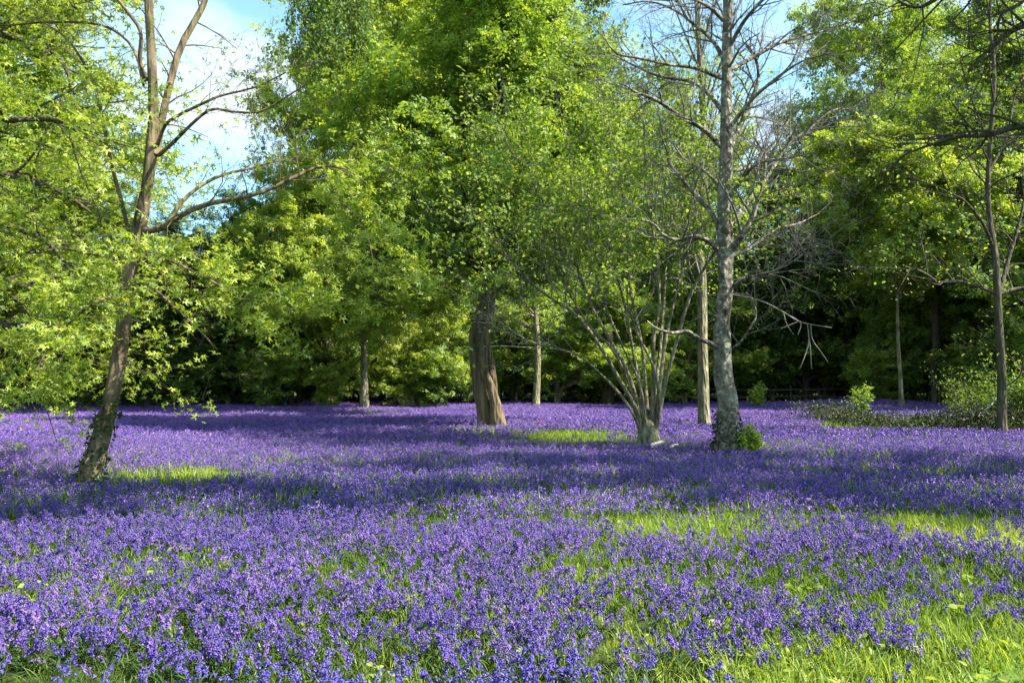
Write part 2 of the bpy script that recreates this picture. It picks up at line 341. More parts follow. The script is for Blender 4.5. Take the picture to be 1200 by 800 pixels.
ARCH['broad_mid'] = make_tree('oak_tree', 12, 19, 6.4, .04, (32, 6, 5, 4), 4, .38, 'leaf_mid', 'bark_dark', .36)
ARCH['deep'] = make_tree('hornbeam_tree', 13, 17, 5.6, .03, (32, 6, 5, 4), 4, .36, 'leaf_deep', 'bark_dark', .28)
ARCH['olive'] = make_tree('young_oak_tree', 14, 18, 5.5, .05, (30, 7, 5, 3), 3, .29, 'leaf_olive', 'bark_dark', .25, jit=.25)
ARCH['lime'] = make_tree('maple_tree', 15, 13, 4.0, .47, (24, 8, 5, 4), 4, .36, 'leaf_lime', 'bark_pale', .12, skirt=.3)
ARCH['sparse'] = make_tree('ash_tree', 16, 20, 3.6, .3, (26, 7, 5, 3), 1, .22, 'leaf_rust', 'bark_pale', .22, jit=.2, skirt=.3)
ARCH['bush'] = make_tree('holly_bush', 17, 4, 2.3, .03, (14, 6, 4, 3), 4, .22, 'leaf_deep', 'bark_dark', .06, jit=.3)
ARCH['bush_mid'] = make_tree('hazel_bush', 18, 4.2, 2.2, .05, (14, 6, 4, 3), 4, .21, 'leaf_mid', 'bark_dark', .05, jit=.3)
PROTO = {}
def place_tree(kind, x, y, H, Rc, label, group, rot=None, mat=None, trunk_s=None, cat='tree', name=None):
    A = ARCH[kind]; sxy, sz = Rc / A['R'], H / A['H']
    e = empty(name or A['name'], (x, y, float(gz(x, y))), label, cat, group)
    e.scale = (sxy, sxy, sz); e.rotation_euler = (0, 0, random.uniform(0, 6.28) if rot is None else rot)
    for nm, me in A['parts']:
        if mat and nm == 'crown':
            key = (kind, mat)
            if key not in PROTO: PROTO[key] = me.copy(); PROTO[key].materials[0] = M[mat]
            me = PROTO[key]
        obj(nm, me, e)
    return e
def ptree(kind, px, d, top, Rc, label, group=None, **kw):
    x = (px - 600) / F * d; H = W(px, top, d)[2]
    return place_tree(kind, x, d, H * 1.02, Rc, label, group, **kw)
random.seed(5)
# the wood's edge, tree by tree: kind, photo column, distance, photo row of the top, crown radius
ptree('broad_bright', -70, 30, 20, 6, 'tall bright leafy tree at the far left frame edge', rot=1)
ptree('broad_mid', 5, 40, 130, 5.8, 'round mid-green tree in the treeline left of the leaning tree', rot=2)
ptree('olive', 95, 44, 235, 4.2, 'bronze-tinged young tree in the treeline beside the leaning trunk', mat='leaf_rust', rot=2.2)
ptree('olive', 175, 47, 275, 5.2, 'low olive-crowned tree in the treeline just right of the leaning trunk', rot=3.3)
ptree('olive', 235, 50, 290, 5.0, 'olive tree whose top closes the foot of the blue sky gap', rot=.7)
ptree('broad_mid', 310, 52, 262, 4.6, 'mid-green tree standing right of the blue sky gap', rot=4)
ptree('olive', 342, 49, 78, 3.2, 'narrow bronze-olive tree bordering the right side of the blue sky gap', rot=4.6)
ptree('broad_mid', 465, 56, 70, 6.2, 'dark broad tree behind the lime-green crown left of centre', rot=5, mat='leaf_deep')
ptree('broad_bright', 560, 60, 20, 6.5, 'tall tree in the wood directly behind the twisted trunk', rot=.3)
ptree('broad_bright', 640, 58, 70, 6.0, 'bright tree in the wood between the twisted trunk and the many-stemmed tree', rot=1.3)
ptree('broad_bright', 715, 60, 130, 5.6, 'bright tree in the wood seen through the left fan of stems', rot=2.6)
ptree('olive', 775, 62, 110, 5.4, 'olive-topped tree in the wood behind the many-stemmed tree', rot=2.0)
ptree('broad_bright', 820, 64, 175, 4.6, 'bright tree in the wood behind the pale straight trunk', rot=.9)
ptree('deep', 885, 60, 300, 4.6, 'low dark tree right behind the bare tree', rot=5.2)
ptree('deep', 945, 56, 205, 5.6, 'dark green tree in the wood just right of the bare tree', rot=.2)
ptree('broad_bright', 1045, 52, 18, 6.2, 'tallest bright round-topped tree on the right', rot=3.9)
ptree('broad_mid', 985, 60, 175, 5.5, 'shaded tree filling the wood below the tallest right crown', rot=2.9, mat='leaf_deep')
ptree('broad_bright', 1148, 56, 14, 6.0, 'second round-topped tall tree, nearest the right frame edge', rot=2.1)
ptree('lime', 1056, 40, 186, 4.0, 'slender lime-green tree with one thin pale trunk behind the bramble bank', rot=1.1)
ptree('broad_mid', 1095, 45, 200, 4.4, 'dark-trunked tree right of the slender lime-green tree', rot=4.4)
ptree('broad_mid', 1215, 40, 90, 6, 'leafy tree cut by the right frame edge', rot=1.7)
ptree('olive', 1165, 44, 185, 3.8, 'thin-leaved young tree in front of the right treeline', rot=5.9, mat='leaf_bright')
rng = rs(3)
for k, px in enumerate(range(-420, 1700, 62)):                    # rows behind
    d = 70 + rng.uniform(-4, 5); top = 235 + rng.uniform(-50, 50)
    if 640 < px < 780: top += 10
    if 790 < px < 960: top = 330
    if 90 < px < 345: top = 330
    sec = 'behind the left half of the field' if px < 600 else 'behind the right half of the field'
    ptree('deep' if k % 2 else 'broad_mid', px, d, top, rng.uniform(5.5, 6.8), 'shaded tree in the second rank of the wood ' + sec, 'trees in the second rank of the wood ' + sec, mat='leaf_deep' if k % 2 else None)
for k, px in enumerate(range(-400, 1700, 75)):
    d = 88 + rng.uniform(-4, 5)
    ptree('deep', px + 20, d, 335 + rng.uniform(-20, 30), rng.uniform(7, 8.5), 'dark tree deep in the wood behind the field', 'trees deep in the wood')
for k, px in enumerate(list(range(-480, -100, 75)) + list(range(1290, 1700, 75))):
    sec = 'left' if px < 600 else 'right'
    ptree('broad_mid', px, 42 + rng.uniform(-4, 6), 80, 6, f'tree continuing the wood edge past the {sec} frame edge', f'trees past the {sec} frame edge')
for k, px in enumerate(range(-420, 1700, 46)):
    ptree('bush', px + rng.uniform(-8, 8), 79 + rng.uniform(-2, 2), rng.uniform(345, 375), 4.2, 'dark thicket bush deep in the wood behind the field', 'thicket bushes deep in the wood', cat='bush')
for k, px in enumerate(range(-330, 1620, 34)):                    # understorey
    d = 59.5 + rng.uniform(-1.2, 3.5)
    sec = [n_ for lim, n_ in ((0, 'past the left frame edge'), (105, 'left of the leaning tree'), (240, 'just right of the leaning tree'), (385, 'left of the mossy upright trunk'), (480, 'between the mossy trunk and the thin pair'), (565, 'left of the twisted trunk'),
        (700, 'right of the twisted trunk'), (850, 'behind the fan of stems'), (960, 'behind the fence, right of the bare tree'), (1056, 'behind the fence, left of the slender tree'), (1200, 'right of the slender lime-green tree'), (9999, 'past the right frame edge')) if px < lim][0]
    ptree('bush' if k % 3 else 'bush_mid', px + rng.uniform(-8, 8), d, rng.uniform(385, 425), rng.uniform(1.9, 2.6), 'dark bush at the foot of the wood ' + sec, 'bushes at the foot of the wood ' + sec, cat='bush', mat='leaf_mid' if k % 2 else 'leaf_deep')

for k, (px, d, top, R_, mt, lb) in enumerate(((-40, 50, 250, 3.2, 'leaf_mid', 'tall hazel clump at the wood edge by the left frame edge'), (45, 52, 290, 3, 'leaf_olive', 'hazel clump at the wood edge left of the leaning trunk'),
        (95, 54, 330, 3, None, 'low dark clump at the wood edge just left of the leaning trunk'), (170, 54, 310, 3, None, 'dark clump at the wood edge just right of the leaning trunk'), (225, 52, 330, 3, 'leaf_mid', 'mid-green clump at the wood edge under the sky gap'),
        (275, 55, 300, 3, None, 'dark clump at the wood edge left of the mossy upright trunk'), (325, 53, 330, 3, 'leaf_olive', 'olive clump at the wood edge close left of the mossy upright trunk'), (365, 56, 300, 3, 'leaf_mid', 'mid-green clump behind the mossy upright trunk'),
        (420, 56, 320, 3, None, 'dark clump at the wood edge between the mossy trunk and the thin pair'), (505, 55, 330, 3, 'leaf_mid', 'mid-green clump at the wood edge right of the thin pair of trunks'), (540, 56, 340, 2.6, None, 'dark clump at the wood edge left of the twisted trunk'),
        (605, 54, 320, 2.8, 'leaf_bright', 'bright clump at the wood edge right of the twisted trunk'), (665, 56, 310, 3, 'leaf_bright', 'bright clump at the wood edge left of the fan of stems'), (740, 57, 300, 3, 'leaf_bright', 'bright clump seen through the middle of the fan of stems'),
        (795, 57, 290, 3, 'leaf_lime', 'lime-green clump between the fan of stems and the straight trunk'), (895, 58, 320, 3, None, 'dark clump behind the fence right of the bare tree'), (950, 59, 300, 3, None, 'dark clump behind the fence, left of its middle'),
        (1010, 58, 320, 3, None, 'dark clump behind the fence, left of the slender tree'), (1085, 50, 330, 3, 'leaf_bright', 'bright clump right of the slender lime-green tree'), (1145, 44, 330, 3, 'leaf_bright', 'bright clump left of the forked tree'), (1205, 44, 340, 3, 'leaf_mid', 'mid-green clump at the wood edge by the right frame edge'))):
    ptree('bush_mid' if k % 2 else 'bush', px, d, top, R_, lb, mat=mt or 'leaf_deep', name='hazel_bush', cat='bush')

# ---------------------------------------------------------------- hero trees
def pxpath(pts, d0, wpx=None):
    """pts: (px,py[,dy]) -> world points, radii from pixel widths"""
    P = np.array([W(p[0], p[1], d0 + (p[2] if len(p) > 2 else 0)) for p in pts])
    if wpx is None: return P
    dd = np.array([d0 + (p[2] if len(p) > 2 else 0) for p in pts])
    return P, np.interp(np.linspace(0, 1, len(pts)), np.linspace(0, 1, len(wpx)), wpx) / F * dd / 2
SLIM = {}
def tube_part(nm, parent, pts, d0, wpx, mat, K=24, sides=12, lump=.06, seed=0, org=None, base=False):
    wpx = [v * SLIM.get(parent.name, 1) for v in wpx]
    P, R = pxpath(pts, d0, wpx); P, R = resample(P, R, K)
    if base:                                              # root flare, foot sunk in the soil
        R = R * (1 + .45 * np.exp(-np.linspace(0, 1, K) * 22)); P[0, 2] = -.25
    V, q = tubes((P - org)[None], R[None], sides, lump, seed)
    if base:                                              # roots running out at the foot
        Vr = V.reshape(K, sides, 3); c = (P - org)[:, None]; up_ = P[:, 2] - P[0, 2]; a = np.linspace(0, 2 * PI, sides, endpoint=False)
        wv = (np.exp(-(up_ / .22) ** 1.3)[:, None] * (.25 + .75 * np.maximum(0, np.sin(a * 5 + seed))[None]))[..., None] * .8
        Vr = c + (Vr - c) * (1 + wv); V = Vr.reshape(-1, 3)
    o = obj(nm, Geo().add(V, q).build(nm, M[mat]), parent); return P, R
def twigs(parents, org, seed, levels, mat, parent, name='twigs', leafp=None, minlen=None, lvl_kw=None, up=.1, flat=.9, wig=.16, leaf_levels=1):
    """grow finer branches from main boughs, then leaves on the last order"""
    rng = rs(seed); g = Geo(); cur = parents
    for li, n in enumerate(levels):
        nxt = []
        kw = dict(length=.55, ang=(28, 68), K=5 if li == 0 else 4, wig=wig, up=up, flat=flat, rad=.5, minr=.003)
        if lvl_kw and li < len(lvl_kw): kw.update(lvl_kw[li])
        for P, R in cur:
            nn = n
            if li == 0 and P.shape[0] == 1:
                ln = np.linalg.norm(np.diff(P[0], axis=0), axis=-1).sum(); nn = max(3, int(n * ln))
            Q, r = spawn(P, R, nn, rng, .15 if li == 0 else .2, 1, **kw)
            g.add(*(tubes(Q - org, r, 5) if li == 0 else tubes(Q - org, r, 3) if li == 1 else strip3(Q - org, r))); nxt.append((Q, r))
        cur = nxt
    obj(name, g.build(name, M[mat]), parent)
    return cur
def foliage(cur, org, seed, per, size, kind, mat, parent, jit=.06, name='foliage', t0=.15, extra=None, keep=None, **kw):
    rng = rs(seed)
    C = np.concatenate([along(P, per, rng, t0, jit) for P, R in cur])
    if keep is not None: C = C[keep(C)]
    if extra is not None: C = np.concatenate([C, extra])
    g = Geo().add(*leaves(C - org, size, rng, kind, **kw)); obj(name, g.build(name, M[mat], False), parent); return C
def clump_cloud(blobs, n, rng, sub=.5):
    """leaf points gathered in flattened sprays inside px blobs (px,py,d,rx_px,ry_px,rd_m)"""
    out = []
    for (px, py, d, rx, ry, rd, k) in blobs:
        c = W(px, py, d); m = max(4, int(k))
        q = nrm(rng.normal(size=(m, 3))) * (rng.random((m, 1)) ** .5)
        cc = c + q * np.array([rx / F * d, rd, ry / F * d])
        for s in cc:
            j = rng.normal(size=(n, 3)) * np.array([sub, sub, sub * .3]); out.append(s + j + np.array([0, 0, 0]) - np.abs(j[:, :1]) * np.array([[0, 0, .25]]))
    return np.concatenate(out)

# --- A: leaning tree on the left
dA = 11.4; bA = W(104, 564, dA); bA[2] = 0; orgA = bA.copy()
A = empty('leaning_tree', bA, 'slim brown-barked tree leaning right, ivy at its foot, nearest tree on the left', 'tree')
brA = []; SLIM[A.name] = .8
tA = tube_part('trunk', A, [(100, 580), (104, 560), (119, 510), (134, 450), (144, 390), (151, 325), (163, 268), (171, 225), (177, 178), (180, 130), (177, 60), (174, 0), (171, -90), (175, -170)], dA, [32, 29, 25, 22, 21, 20, 20, 16, 17, 15, 13, 12, 8, 3], 'bark_brown', 60, 16, .05, 1, orgA, True)
brA.append(tA)
def boughA(pts, w, **k): brA.append(tube_part('bough', A, pts, dA, w, 'bark_brown', 18, 8, .05, len(brA), orgA))
boughA([(182, 182, 0), (188, 150, .1), (196, 112, .2), (212, 55, .4), (240, 2, .6), (262, -70, .9), (270, -130, 1)], [12, 11, 10, 8, 3])
boughA([(165, 270), (188, 268, -.1), (205, 256, -.2), (240, 240, -.4), (285, 231, -.5), (315, 222, -.4), (345, 208, -.4), (375, 195, -.3), (405, 198, -.4), (430, 215, -.6)], [12, 9, 8, 7, 6, 3, 1.5])
boughA([(196, 262, -.1), (212, 238, .1), (232, 220, .3), (258, 206, .4), (290, 198, .6), (320, 190, .7), (345, 186, .8)], [8, 6, 5, 3, 1.5])
boughA([(184, 172), (192, 150, -.2), (204, 138, -.3), (245, 118, -.5), (260, 112, -.5), (300, 102, -.7), (335, 85, -.9)], [6, 5, 4, 3, 2])
boughA([(186, 182), (205, 165, -.3), (225, 145, -.5), (248, 128, -.5), (272, 131, -.6), (305, 131, -.7), (335, 114, -.8), (360, 98, -.9)], [6, 5, 4, 3, 2])
boughA([(157, 290), (150, 268, .1), (142, 235, .2), (130, 190, .2), (116, 120, .2), (104, 85, .3), (78, 45, .4), (40, 20, .6)], [6, 6, 5, 4, 2])
boughA([(171, 95), (164, 70, -.2), (165, 38, -.3), (150, 15, -.4), (132, -10, -.5), (118, -50, -.6)], [7, 6, 5, 3])
boughA([(168, 100), (155, 55, .4), (120, 30, .6), (60, 26, .8), (0, 30, 1), (-60, 25, 1.2)], [4, 4, 3, 2])
boughA([(150, 330), (175, 335, -.5), (205, 360, -.9), (232, 385, -1.2), (255, 410, -1.4)], [5, 4, 3, 2])
boughA([(155, 300), (185, 300, -.4), (230, 320, -.8), (275, 345, -1.0), (300, 365, -1.1)], [5, 4, 3, 2])
boughA([(148, 350), (120, 350, -.5), (85, 375, -.9), (55, 410, -1.2), (40, 440, -1.4)], [5, 4, 3, 2])
boughA([(380, 200, -.3), (400, 235, -.5), (425, 262, -.8), (436, 300, -1), (442, 345, -1.1)], [3.5, 3, 2.5, 1.5])
sub = [(p[None], r[None]) for p, r in brA[1:]]
tr = twigs(sub[:6] + sub[7:9], orgA, 21, (3.5, 4, 3), 'bark_brown', A, lvl_kw=[dict(lenabs=.8, rad=.28), {}, {}], up=.05)
foliage(tr, orgA, 22, 1, .065, 'palm', 'leaf_bright', A, jit=.04)
tr2 = twigs(sub[9:12] + sub[12:13], orgA, 23, (7, 5, 4), 'bark_brown', A, lvl_kw=[dict(lenabs=.75, rad=.3), {}, {}], up=0, flat=.5)
foliage(tr2, orgA, 24, 6, .085, 'palm', 'leaf_lime', A, jit=.06)
# ivy on its foot
rng = rs(31); k = 900; t_ = rng.random(k) ** 1.5 * 13; i_ = t_.astype(int); a_ = rng.uniform(0, 6.28, k)
C = tA[0][i_] + np.stack([np.cos(a_), np.sin(a_), rng.normal(size=k) * .25], 1) * (tA[1][i_] + .03)[:, None]
C[:, 2] = np.maximum(C[:, 2], .05)
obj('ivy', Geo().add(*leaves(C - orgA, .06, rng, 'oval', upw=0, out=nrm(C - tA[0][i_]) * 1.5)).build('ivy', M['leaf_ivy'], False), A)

# --- B: maple at the left frame edge, trunk out of the picture
dB = 13.5; bB = np.array([-13.2, dB, 0.])
B = empty('maple_tree', bB, 'bright maple whose leafy boughs hang in from the left frame edge', 'tree')
brB = []
def boughB(pts, w, r0=dB): brB.append(tube_part('bough', B, pts, r0, w, 'bark_dark', 18, 7, .05, len(brB), bB))
tB = tube_part('trunk', B, [(-286, 560), (-285, 450), (-280, 300), (-276, 100), (-270, -150), (-265, -330)], dB, [40, 34, 30, 26, 16, 4], 'bark_dark', 40, 14, .08, 5, bB, True)
for y0, pts in ((260, [(-150, 200, -1), (-40, 150, -1.5), (60, 140, -2), (98, 160, -2.2)]), (330, [(-160, 290, 0), (-40, 260, 0), (50, 280, -.3), (88, 330, -.5)]),
                (200, [(-140, 100, .5), (-40, 40, 1), (60, 60, 1), (88, 110, 1)]), (380, [(-170, 350, -.5), (-60, 350, -1), (20, 390, -1.3), (70, 430, -1.6)]),
                (120, [(-150, 20, -.5), (-60, -40, -1), (30, -30, -1), (90, 10, -1.2)]), (300, [(-150, 240, 1), (-40, 200, 1.7), (60, 220, 2), (108, 250, 2.2)]),
                (360, [(-150, 320, 1), (-30, 320, 1.5), (60, 350, 1.8), (98, 390, 2)]), (60, [(-160, -60, 1), (-60, -120, 1), (40, -120, 1.3)]),
                (0, [(-180, -120, -1), (-90, -200, -2), (0, -220, -2)]), (330, [(-220, 290, 3), (-120, 260, 5), (-20, 270, 6)]), (240, [(-230, 190, -2), (-200, 160, -4)])):
    boughB([(-280, y0)] + pts, [14, 10, 7, 3])
tr = twigs([(p[None], r[None]) for p, r in brB], bB, 41, (3.2, 4, 4), 'bark_dark', B, lvl_kw=[dict(lenabs=1.5), dict(length=.6), dict(length=.6)], up=.06, flat=.6)
foliage(tr, bB, 42, 6, .105, 'palm', 'leaf_lime', B, jit=.09)

# --- C: big lime-green tree left of centre
def crown_tree(name, x, y, H, Rc, base_t, lv, leafn, ls, seed, label, leafmat, bark, tr_, trunkpts=None, shape='diamond', **kw):
    a = make_tree(name, seed, H, Rc, base_t, lv, leafn, ls, leafmat, bark, tr_, shape=shape, **kw)
    e = empty(name, (x, y, float(gz(x, y))), label, 'tree')
    for nm, me in a['parts']:
        if nm == 'trunk' and trunkpts is not None: continue
        obj(nm, me, e)
    return e
Ct = crown_tree('beech_tree', (428 - 600) / F * 42, 42, 27.5, 6.6, .12, (50, 8, 6, 4), 4, .33, 51, 'broad lime-green tree filling the picture left of centre', 'leaf_lime', 'bark_pale', .20, shape='sprig', flat=.45)
# weeping sprays high in it
rng = rs(52); g = Geo(); gb = Geo(); base = np.array(Ct.location)
top = W(395, -40, 33) ; P, R = resample(np.array([[base[0], base[1], 23.5], W(405, -40, 37), W(398, -25, 34), W(385, -8, 32)]), [.12, .09, .07, .03], 14)
gb.add(*tubes((P - base)[None], R[None], 6))
Q, r = spawn(P[None], R[None], 26, rng, .3, 1, lenabs=1.9, ang=(50, 90), K=5, wig=.15, up=.05, flat=.3)
gb.add(*tubes(Q - base, r, 4))
Q2, r2 = spawn(Q, r, 14, rng, .1, 1, lenabs=3.9, ang=(60, 100), K=8, wig=.05, up=-1.2, droop=.5, rad=.3)
gb.add(*tubes(Q2 - base, r2, 3))
C = along(Q2, 34, rng, 0, .05, 1.)
g.add(*leaves(C - base, .15, rng, 'diamond', upw=0, hang=1.4))
obj('drooping_limbs', gb.build('drooping_limbs', M['bark_dark']), Ct); obj('weeping_sprays', g.build('weeping_sprays', M['needle'], False), Ct)

# --- D: twisted-trunk tree in the centre
dD = 26; bD = np.array([(574 - 600) / F * dD, dD, 0.])
D = empty('twisted_tree', bD, 'tree with a thick twisted two-stemmed trunk in the middle of the field', 'tree'); SLIM[D.name] = .82
t1 = tube_part('trunk', D, [(574, 510), (569, 490), (563, 455), (559, 420), (560, 385), (568, 345), (575, 310), (580, 250), (584, 150), (590, 20), (600, -110)], dD, [25, 23, 21, 21, 21, 13, 10, 10, 9, 7, 3], 'bark_twist', 70, 24, .16, 7, bD, True)
t2 = tube_part('stem', D, [(587, 510, -.15), (584, 490, -.2), (577, 460, -.32), (568, 432, -.42), (567, 405, -.4), (573, 375, -.25), (578, 345, -.05), (577, 318, .1)], dD, [22, 18, 13, 12, 12, 10, 7, 4], 'bark_brown', 50, 16, .12, 8, bD, True)
t3 = tube_part('stem', D, [(581, 500, .2), (579, 460, .2), (575, 425, .1), (571, 395, .05), (570, 365, 0)], dD, [14, 12, 11, 8, 3], 'bark_twist', 40, 14, .12, 9, bD, True)
sub = [(t1[0][None], t1[1][None])]
rng = rs(61)
envD = lambda t: np.interp(t, [0, .15, .5, .8, 1], [.95, 1.1, 1.05, .9, .4])
P1, R1 = spawn(*sub[0], 52, rng, .55, .99, lenabs=3.9, ang=(50, 85), K=7, wig=.12, up=.16, flat=.8, rad=.35, env=envD)
P2, R2 = spawn(P1, R1, 8, rng, .15, 1, length=.5, ang=(25, 62), K=5, wig=.15, up=.08, flat=.7)
P3, R3 = spawn(P2, R2, 6, rng, .2, 1, length=.55, ang=(25, 65), K=4, wig=.18, up=.02, flat=.5)
P4, R4 = spawn(P3, R3, 4, rng, .2, 1, length=.6, ang=(25, 65), K=3, wig=.2, flat=.5)
obj('limbs', Geo().add(*tubes(P1 - bD, R1, 6)).add(*tubes(P2 - bD, R2, 4)).add(*tubes(P3 - bD, R3, 3)).build('limbs', M['bark_dark']), D)
C = along(P4, 4, rng, .1, .14, .6)
obj('crown', Geo().add(*leaves(C - bD, .27, rng, 'sprig', out=nrm(C - bD - [0, 0, 9]) * .5)).build('crown', M['leaf_bright'], False), D)

bs = []
for k, s_ in enumerate(([(576, 335, 0), (550, 300, -.5), (510, 285, -1.2), (465, 292, -1.8), (440, 310, -2)], [(577, 315, 0), (545, 270, .8), (500, 250, 1.5), (450, 255, 2)], [(577, 320, 0), (600, 290, -.8), (635, 280, -1.5), (665, 290, -2)], [(578, 300, 0), (570, 270, -1.5), (550, 262, -3), (530, 275, -4)])):
    bs.append(tube_part('bough', D, s_, dD, [6, 4, 3, 1.5], 'bark_twist', 14, 7, .06, 40 + k, bD))
tr = twigs([(p[None], q[None]) for p, q in bs], bD, 501, (4, 5, 4), 'bark_dark', D, lvl_kw=[dict(lenabs=1.3), {}, {}], up=0, flat=.4)
foliage(tr, bD, 502, 2, .24, 'sprig', 'leaf_deep', D, jit=.1)

# --- E: many-stemmed tree
dE = 19; bE = np.array([(760 - 600) / F * dE, dE, 0.])
E = empty('coppiced_tree', bE, 'many-stemmed tree fanning out of one stool, with pale sunlit stems', 'tree')
stems = [[(751, 512), (745, 490, -.2), (728, 462, -.5), (706, 437, -.8), (684, 416, -1), (655, 407, -1.2), (630, 398, -1.3), (608, 380, -1.4), (590, 365, -1.5)],
         [(753, 512), (745, 478, -.2), (728, 445, -.3), (706, 402, -.4), (684, 368, -.5), (655, 345, -.5), (632, 318, -.6), (612, 285, -.7), (590, 240, -.8)],
         [(755, 512), (747, 470, .2), (735, 430, .4), (716, 392, .6), (700, 355, .7), (688, 310, .9), (664, 250, 1), (640, 190, 1.1), (625, 130, 1.2)],
         [(757, 512), (752, 460), (744, 415), (736, 360), (722, 300), (705, 240), (690, 180), (680, 110)],
         [(760, 512), (757, 455, .4), (752, 400, .7), (742, 340, 1), (738, 260, 1.3), (730, 180, 1.5), (715, 100, 1.6)],
         [(762, 512), (766, 450, -.2), (765, 400, -.3), (771, 350, -.3), (767, 290, -.2), (757, 220, -.2), (756, 150, 0), (750, 90, 0)],
         [(765, 512), (772, 455), (778, 400, .2), (787, 350, .3), (797, 300, .5), (806, 250, .6), (812, 190, .8), (820, 120, 1)],
         [(768, 512), (778, 450, -.3), (790, 400, -.5), (803, 345, -.7), (820, 305, -.9), (838, 270, -1), (850, 230, -1.2)],
         [(766, 512), (770, 440, .6), (775, 370, 1), (778, 300, 1.5), (785, 220, 2), (790, 140, 2.2)],
         [(756, 512), (741, 455, .5), (722, 410, 1), (697, 380, 1.4), (670, 320, 1.8), (652, 270, 2.2), (650, 200, 2.6)],
         [(768, 512), (772, 470, -.5), (765, 430, -.8), (748, 390, -1.2), (738, 345, -1.4), (748, 280, -1.6), (742, 210, -1.8)],
         [(759, 512), (750, 450, -.5), (730, 400, -.9), (712, 345, -1.2), (702, 280, -1.5), (708, 215, -1.8)]]
SW = [[9, 7, 5, 4, 2], [12, 9, 7, 5, 2], [10, 8, 6, 4, 2], [9, 7, 5, 2], [9, 7, 5, 2], [11, 9, 7, 5, 2], [9, 7, 5, 2], [10, 8, 6, 3], [9, 6, 2], [9, 6, 2], [7, 5, 2], [6, 5, 2]]
brE = []
for k, (s, ww) in enumerate(zip(stems, SW)):
    s = [(760 + (p[0] - 760) * (1 + .0009 * (512 - p[1])), *p[1:]) for p in s]
    brE.append(tube_part('stem', E, s, dE, [v * .52 for v in ww], 'bark_pale', 30, 9, .06, k, bE))
brE.append(tube_part('stool', E, [(760, 524), (760, 512), (759, 497), (758, 480)], dE, [31, 25, 17, 8], 'bark_pale', 14, 20, .22, 9, bE, True))
sub = [(p[None], r[None]) for p, r in brE[:-1]]
tr = twigs([(P[:, 12:], R[:, 12:]) for P, R in sub], bE, 71, (5.5, 4, 3), 'twig_grey', E, lvl_kw=[dict(lenabs=1.5, up=.15), dict(length=.55), dict(length=.6)], up=.12, flat=.7)
keepE = lambda C: (C[:, 2] > 4.2 + .6 * np.sin(C[:, 0] * 2.)) | (rs(5).random(len(C)) < .12)
foliage(tr, bE, 72, 7, .10, 'diamond', 'leaf_bright', E, jit=.09, keep=keepE)

